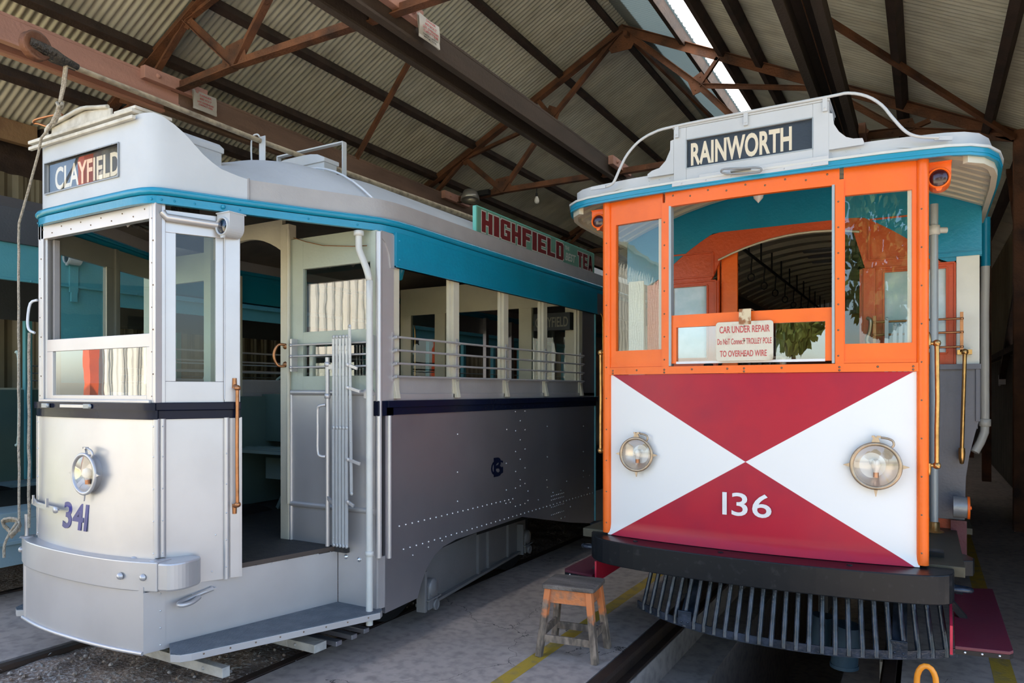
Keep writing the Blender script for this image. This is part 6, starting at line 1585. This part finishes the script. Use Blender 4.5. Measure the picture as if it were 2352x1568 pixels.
# trolley rope
def wob(a, c, n, amp):
    a, c = Vector(a), Vector(c)
    return [a.lerp(c, i / n) + Vector((math.sin(i * 1.7) * amp, math.cos(i * 2.3) * amp, 0)) for i in range(n + 1)]
RP = thing('trolley_rope', 'pale trolley rope from the pole wheel down to the silver bumper', 'rope', (-4.74, 2.3, .76))
b = B()
b.tube([(-4.085, 2.205, 3.45), (-4.135, 2.215, 3.33), (-4.175, 2.22, 3.25)], .008, 8); b.tube([(-4.07, 2.205, 3.45), (-4.115, 2.215, 3.33), (-4.165, 2.22, 3.25)], .008, 8)
obj('loop', b, 'rope', RP)
b = B(); b.tube([Vector((-4.17 + .018 * math.cos(a), 2.22 + .012 * math.sin(a), 3.235 + .014 * math.sin(2 * a))) for a in [R(q_) for q_ in range(0, 360, 30)]], .009, 8, True); b.tube([(-4.17, 2.22, 3.245), (-4.21, 2.23, 3.20), (-4.27, 2.24, 3.16)], .014, 8); obj('knot', b, 'rope', RP)
b = B()
b.tube([Vector(p) for p in [(-4.21, 2.225, 3.21), (-4.32, 2.235, 3.13), (-4.40, 2.24, 3.10)]] + [(-4.44, 2.245, 3.02), (-4.62, 2.27, 2.80), (-4.735, 2.285, 2.66), (-4.752, 2.29, 2.55)] + wob((-4.752, 2.29, 2.5), (-4.745, 2.29, .80), 14, .002), .0075, 8)
b.tube(wob((-4.705, 2.325, 2.0), (-4.705, 2.325, .82), 12, .002), .0085, 8); obj('fall', b, 'rope', RP)
b = B()
for k in range(3):
    cx_, cz_ = -4.80 - .02 * k, .83 - .012 * k
    b.tube([Vector((cx_ + .075 * math.cos(a), 2.27 + .02 * math.sin(a * 2) + .012 * k, cz_ + .05 * math.sin(a))) for a in [R(q_) for q_ in range(0, 360, 24)]], .008, 8, True)
b.tube(smooth([(-4.745, 2.28, .86), (-4.78, 2.26, .80), (-4.83, 2.25, .72), (-4.835, 2.25, .64)]), .008, 8); obj('coil', b, 'rope', RP)

# ------------------------------------------------------------------ teal tram at the left
L_ = thing('tram', 'teal tram with dark grey roof edge, standing behind the silver tram at the left', 'tram', (-7.35, 6.5, 0))
XL = -6.27
for s_ in (1, -1):
    fx = lambda x: x if s_ > 0 else 2 * -7.35 - x
    X_ = fx(XL)
    bx = lambda b, d0, d1, *q_: b.box(min(X_ + s_ * d0, X_ + s_ * d1), max(X_ + s_ * d0, X_ + s_ * d1), *q_)
    b = B(); bx(b, -.02, .05, 1.9, 14, 2.815, 3.09); obj('roof_band', b, 'steeldark', L_, .004)
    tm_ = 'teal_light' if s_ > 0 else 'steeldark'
    b = B(); bx(b, -.01, .02, 1.9, 14, 2.53, 2.815); bx(b, .0, .03, 1.9, 14, 2.52, 2.54)
    for k in range(20): b.rivet((X_ + s_ * .03, 2.2 + .3 * k, 2.53), (s_, 0, 0), .007)
    obj('valance', b, tm_, L_, .003)
    b = B(); bx(b, -.03, 0, 3.78, 14, 2.40, 2.53); obj('inner_valance', b, tm_, L_)
    if s_ > 0:
        b = B(); bx(b, -.02, .0, 3.24, 3.78, .75, 2.53); obj('side_panel', b, 'teal_light', L_, .01)
        b = B(); bx(b, .0, .012, 3.24, 3.78, 1.60, 1.70); obj('waist_band', b, 'navy', L_)
    for k in range(10):
        y = (3.2 if s_ < 0 else 4.9) + .9 * k; b = B(); bx(b, -.06, 0, y, y + .07, .7, 2.4); obj('window_post', b, 'teal_light', L_, .003)
    b = B(); bx(b, -.03, 0, 3.78 if s_ > 0 else 1.9, 14, .70, 1.66); obj('lower_panel', b, 'greendark', L_)
    b = B(); bx(b, .0, .015, 3.78, 14, 1.62, 1.68); obj('sill_rail', b, 'cream', L_)
    b = B(); 
    for z in (1.76, 1.84, 1.92): b.cyl((X_ + s_ * .02, 4.12, z), (X_ + s_ * .02, 13.5, z), .007, n=6)
    obj('window_guard', b, 'polegrey', L_)
    b = B(); bx(b, -.35, .03, 1.9, 14, .63, .69); bx(b, -.0, .03, 1.9, 14, .27, .63); bx(b, .0, .06, 1.9, 14, .44, .47); obj('foot_board', b, 'paleblue', L_, .004)
b = B(); b.grid(lambda i, j: (-7.35 + (2 * i - 1) * 1.12, 1.9 + 12.1 * j, 3.08 + .3 * (1 - (2 * i - 1) ** 2)), 16, 2); obj('roof', b, 'steeldark', L_)
b = B(); b.grid(lambda i, j: (-7.35 + (2 * i - 1) * 1.05, 1.9 + 12.1 * j, 2.92 + .12 * (1 - (2 * i - 1) ** 2)), 16, 2); obj('ceiling_lining', b, 'darkceil', L_)
b = B(); b.box(-8.4, -6.3, 1.9, 14, .6, .66); b.box(-8.2, -6.5, 2.3, 13, .3, .5); obj('floor', b, 'dark', L_)
for k in range(5):
    y = 2.35 + .75 * k if k < 1 else 3.6 + .95 * k
    b = B(); b.box(-7.9, -6.40, y, y + .42, 1.10, 1.17); s1_ = obj('bench_seat', b, 'seatblue', L_, .01)
    b = B(); b.box(-7.9, -6.40, y + .42, y + .47, 1.17, 1.72); obj('seat_back', b, 'greendark', s1_, .01)
    b = B(); b.tube(smooth([(-6.36, y + .1, 1.17), (-6.36, y + .12, 1.5), (-6.36, y + .25, 1.78), (-6.36, y + .42, 1.80), (-6.36, y + .46, 1.6), (-6.36, y + .46, 1.17)]), .014, 8); obj('seat_frame', b, 'seat', s1_)
    b = B(); b.beam((-6.5, y + .2, 1.1), (-6.55, y + .2, .66), .04, .04, (0, 1, 0)); b.beam((-7.7, y + .2, 1.1), (-7.7, y + .2, .66), .04, .04, (0, 1, 0)); obj('seat_leg', b, 'seat', s1_)
for yy in (3.6, 5.3, 10, 11.7):
    for x in (-8.0, -6.57):
        b = B(); b.cyl((x - .05, yy, .36), (x + .05, yy, .36), .355, n=28); obj('wheel', b, 'dark', L_)
marker(L_, -6.20, 3.36, 2.76, .055, 'roofgrey', 'bluelens', 1)
b = B(); b.box(-6.25, -6.235, 3.40, 3.47, 2.48, 2.70); b.box(-6.25, -6.23, 3.41, 3.46, 2.40, 2.48); obj('conduit', b, 'teal_light', L_)
b = B(); b.box(-6.23, -6.20, 5.02, 5.06, 1.2, 2.3); b.tube(smooth([(-6.22, 2.98, 1.95), (-6.18, 2.98, 1.9), (-6.18, 2.98, 1.3), (-6.22, 2.98, 1.22)]), .012, 8); obj('handrail', b, 'seat', L_)
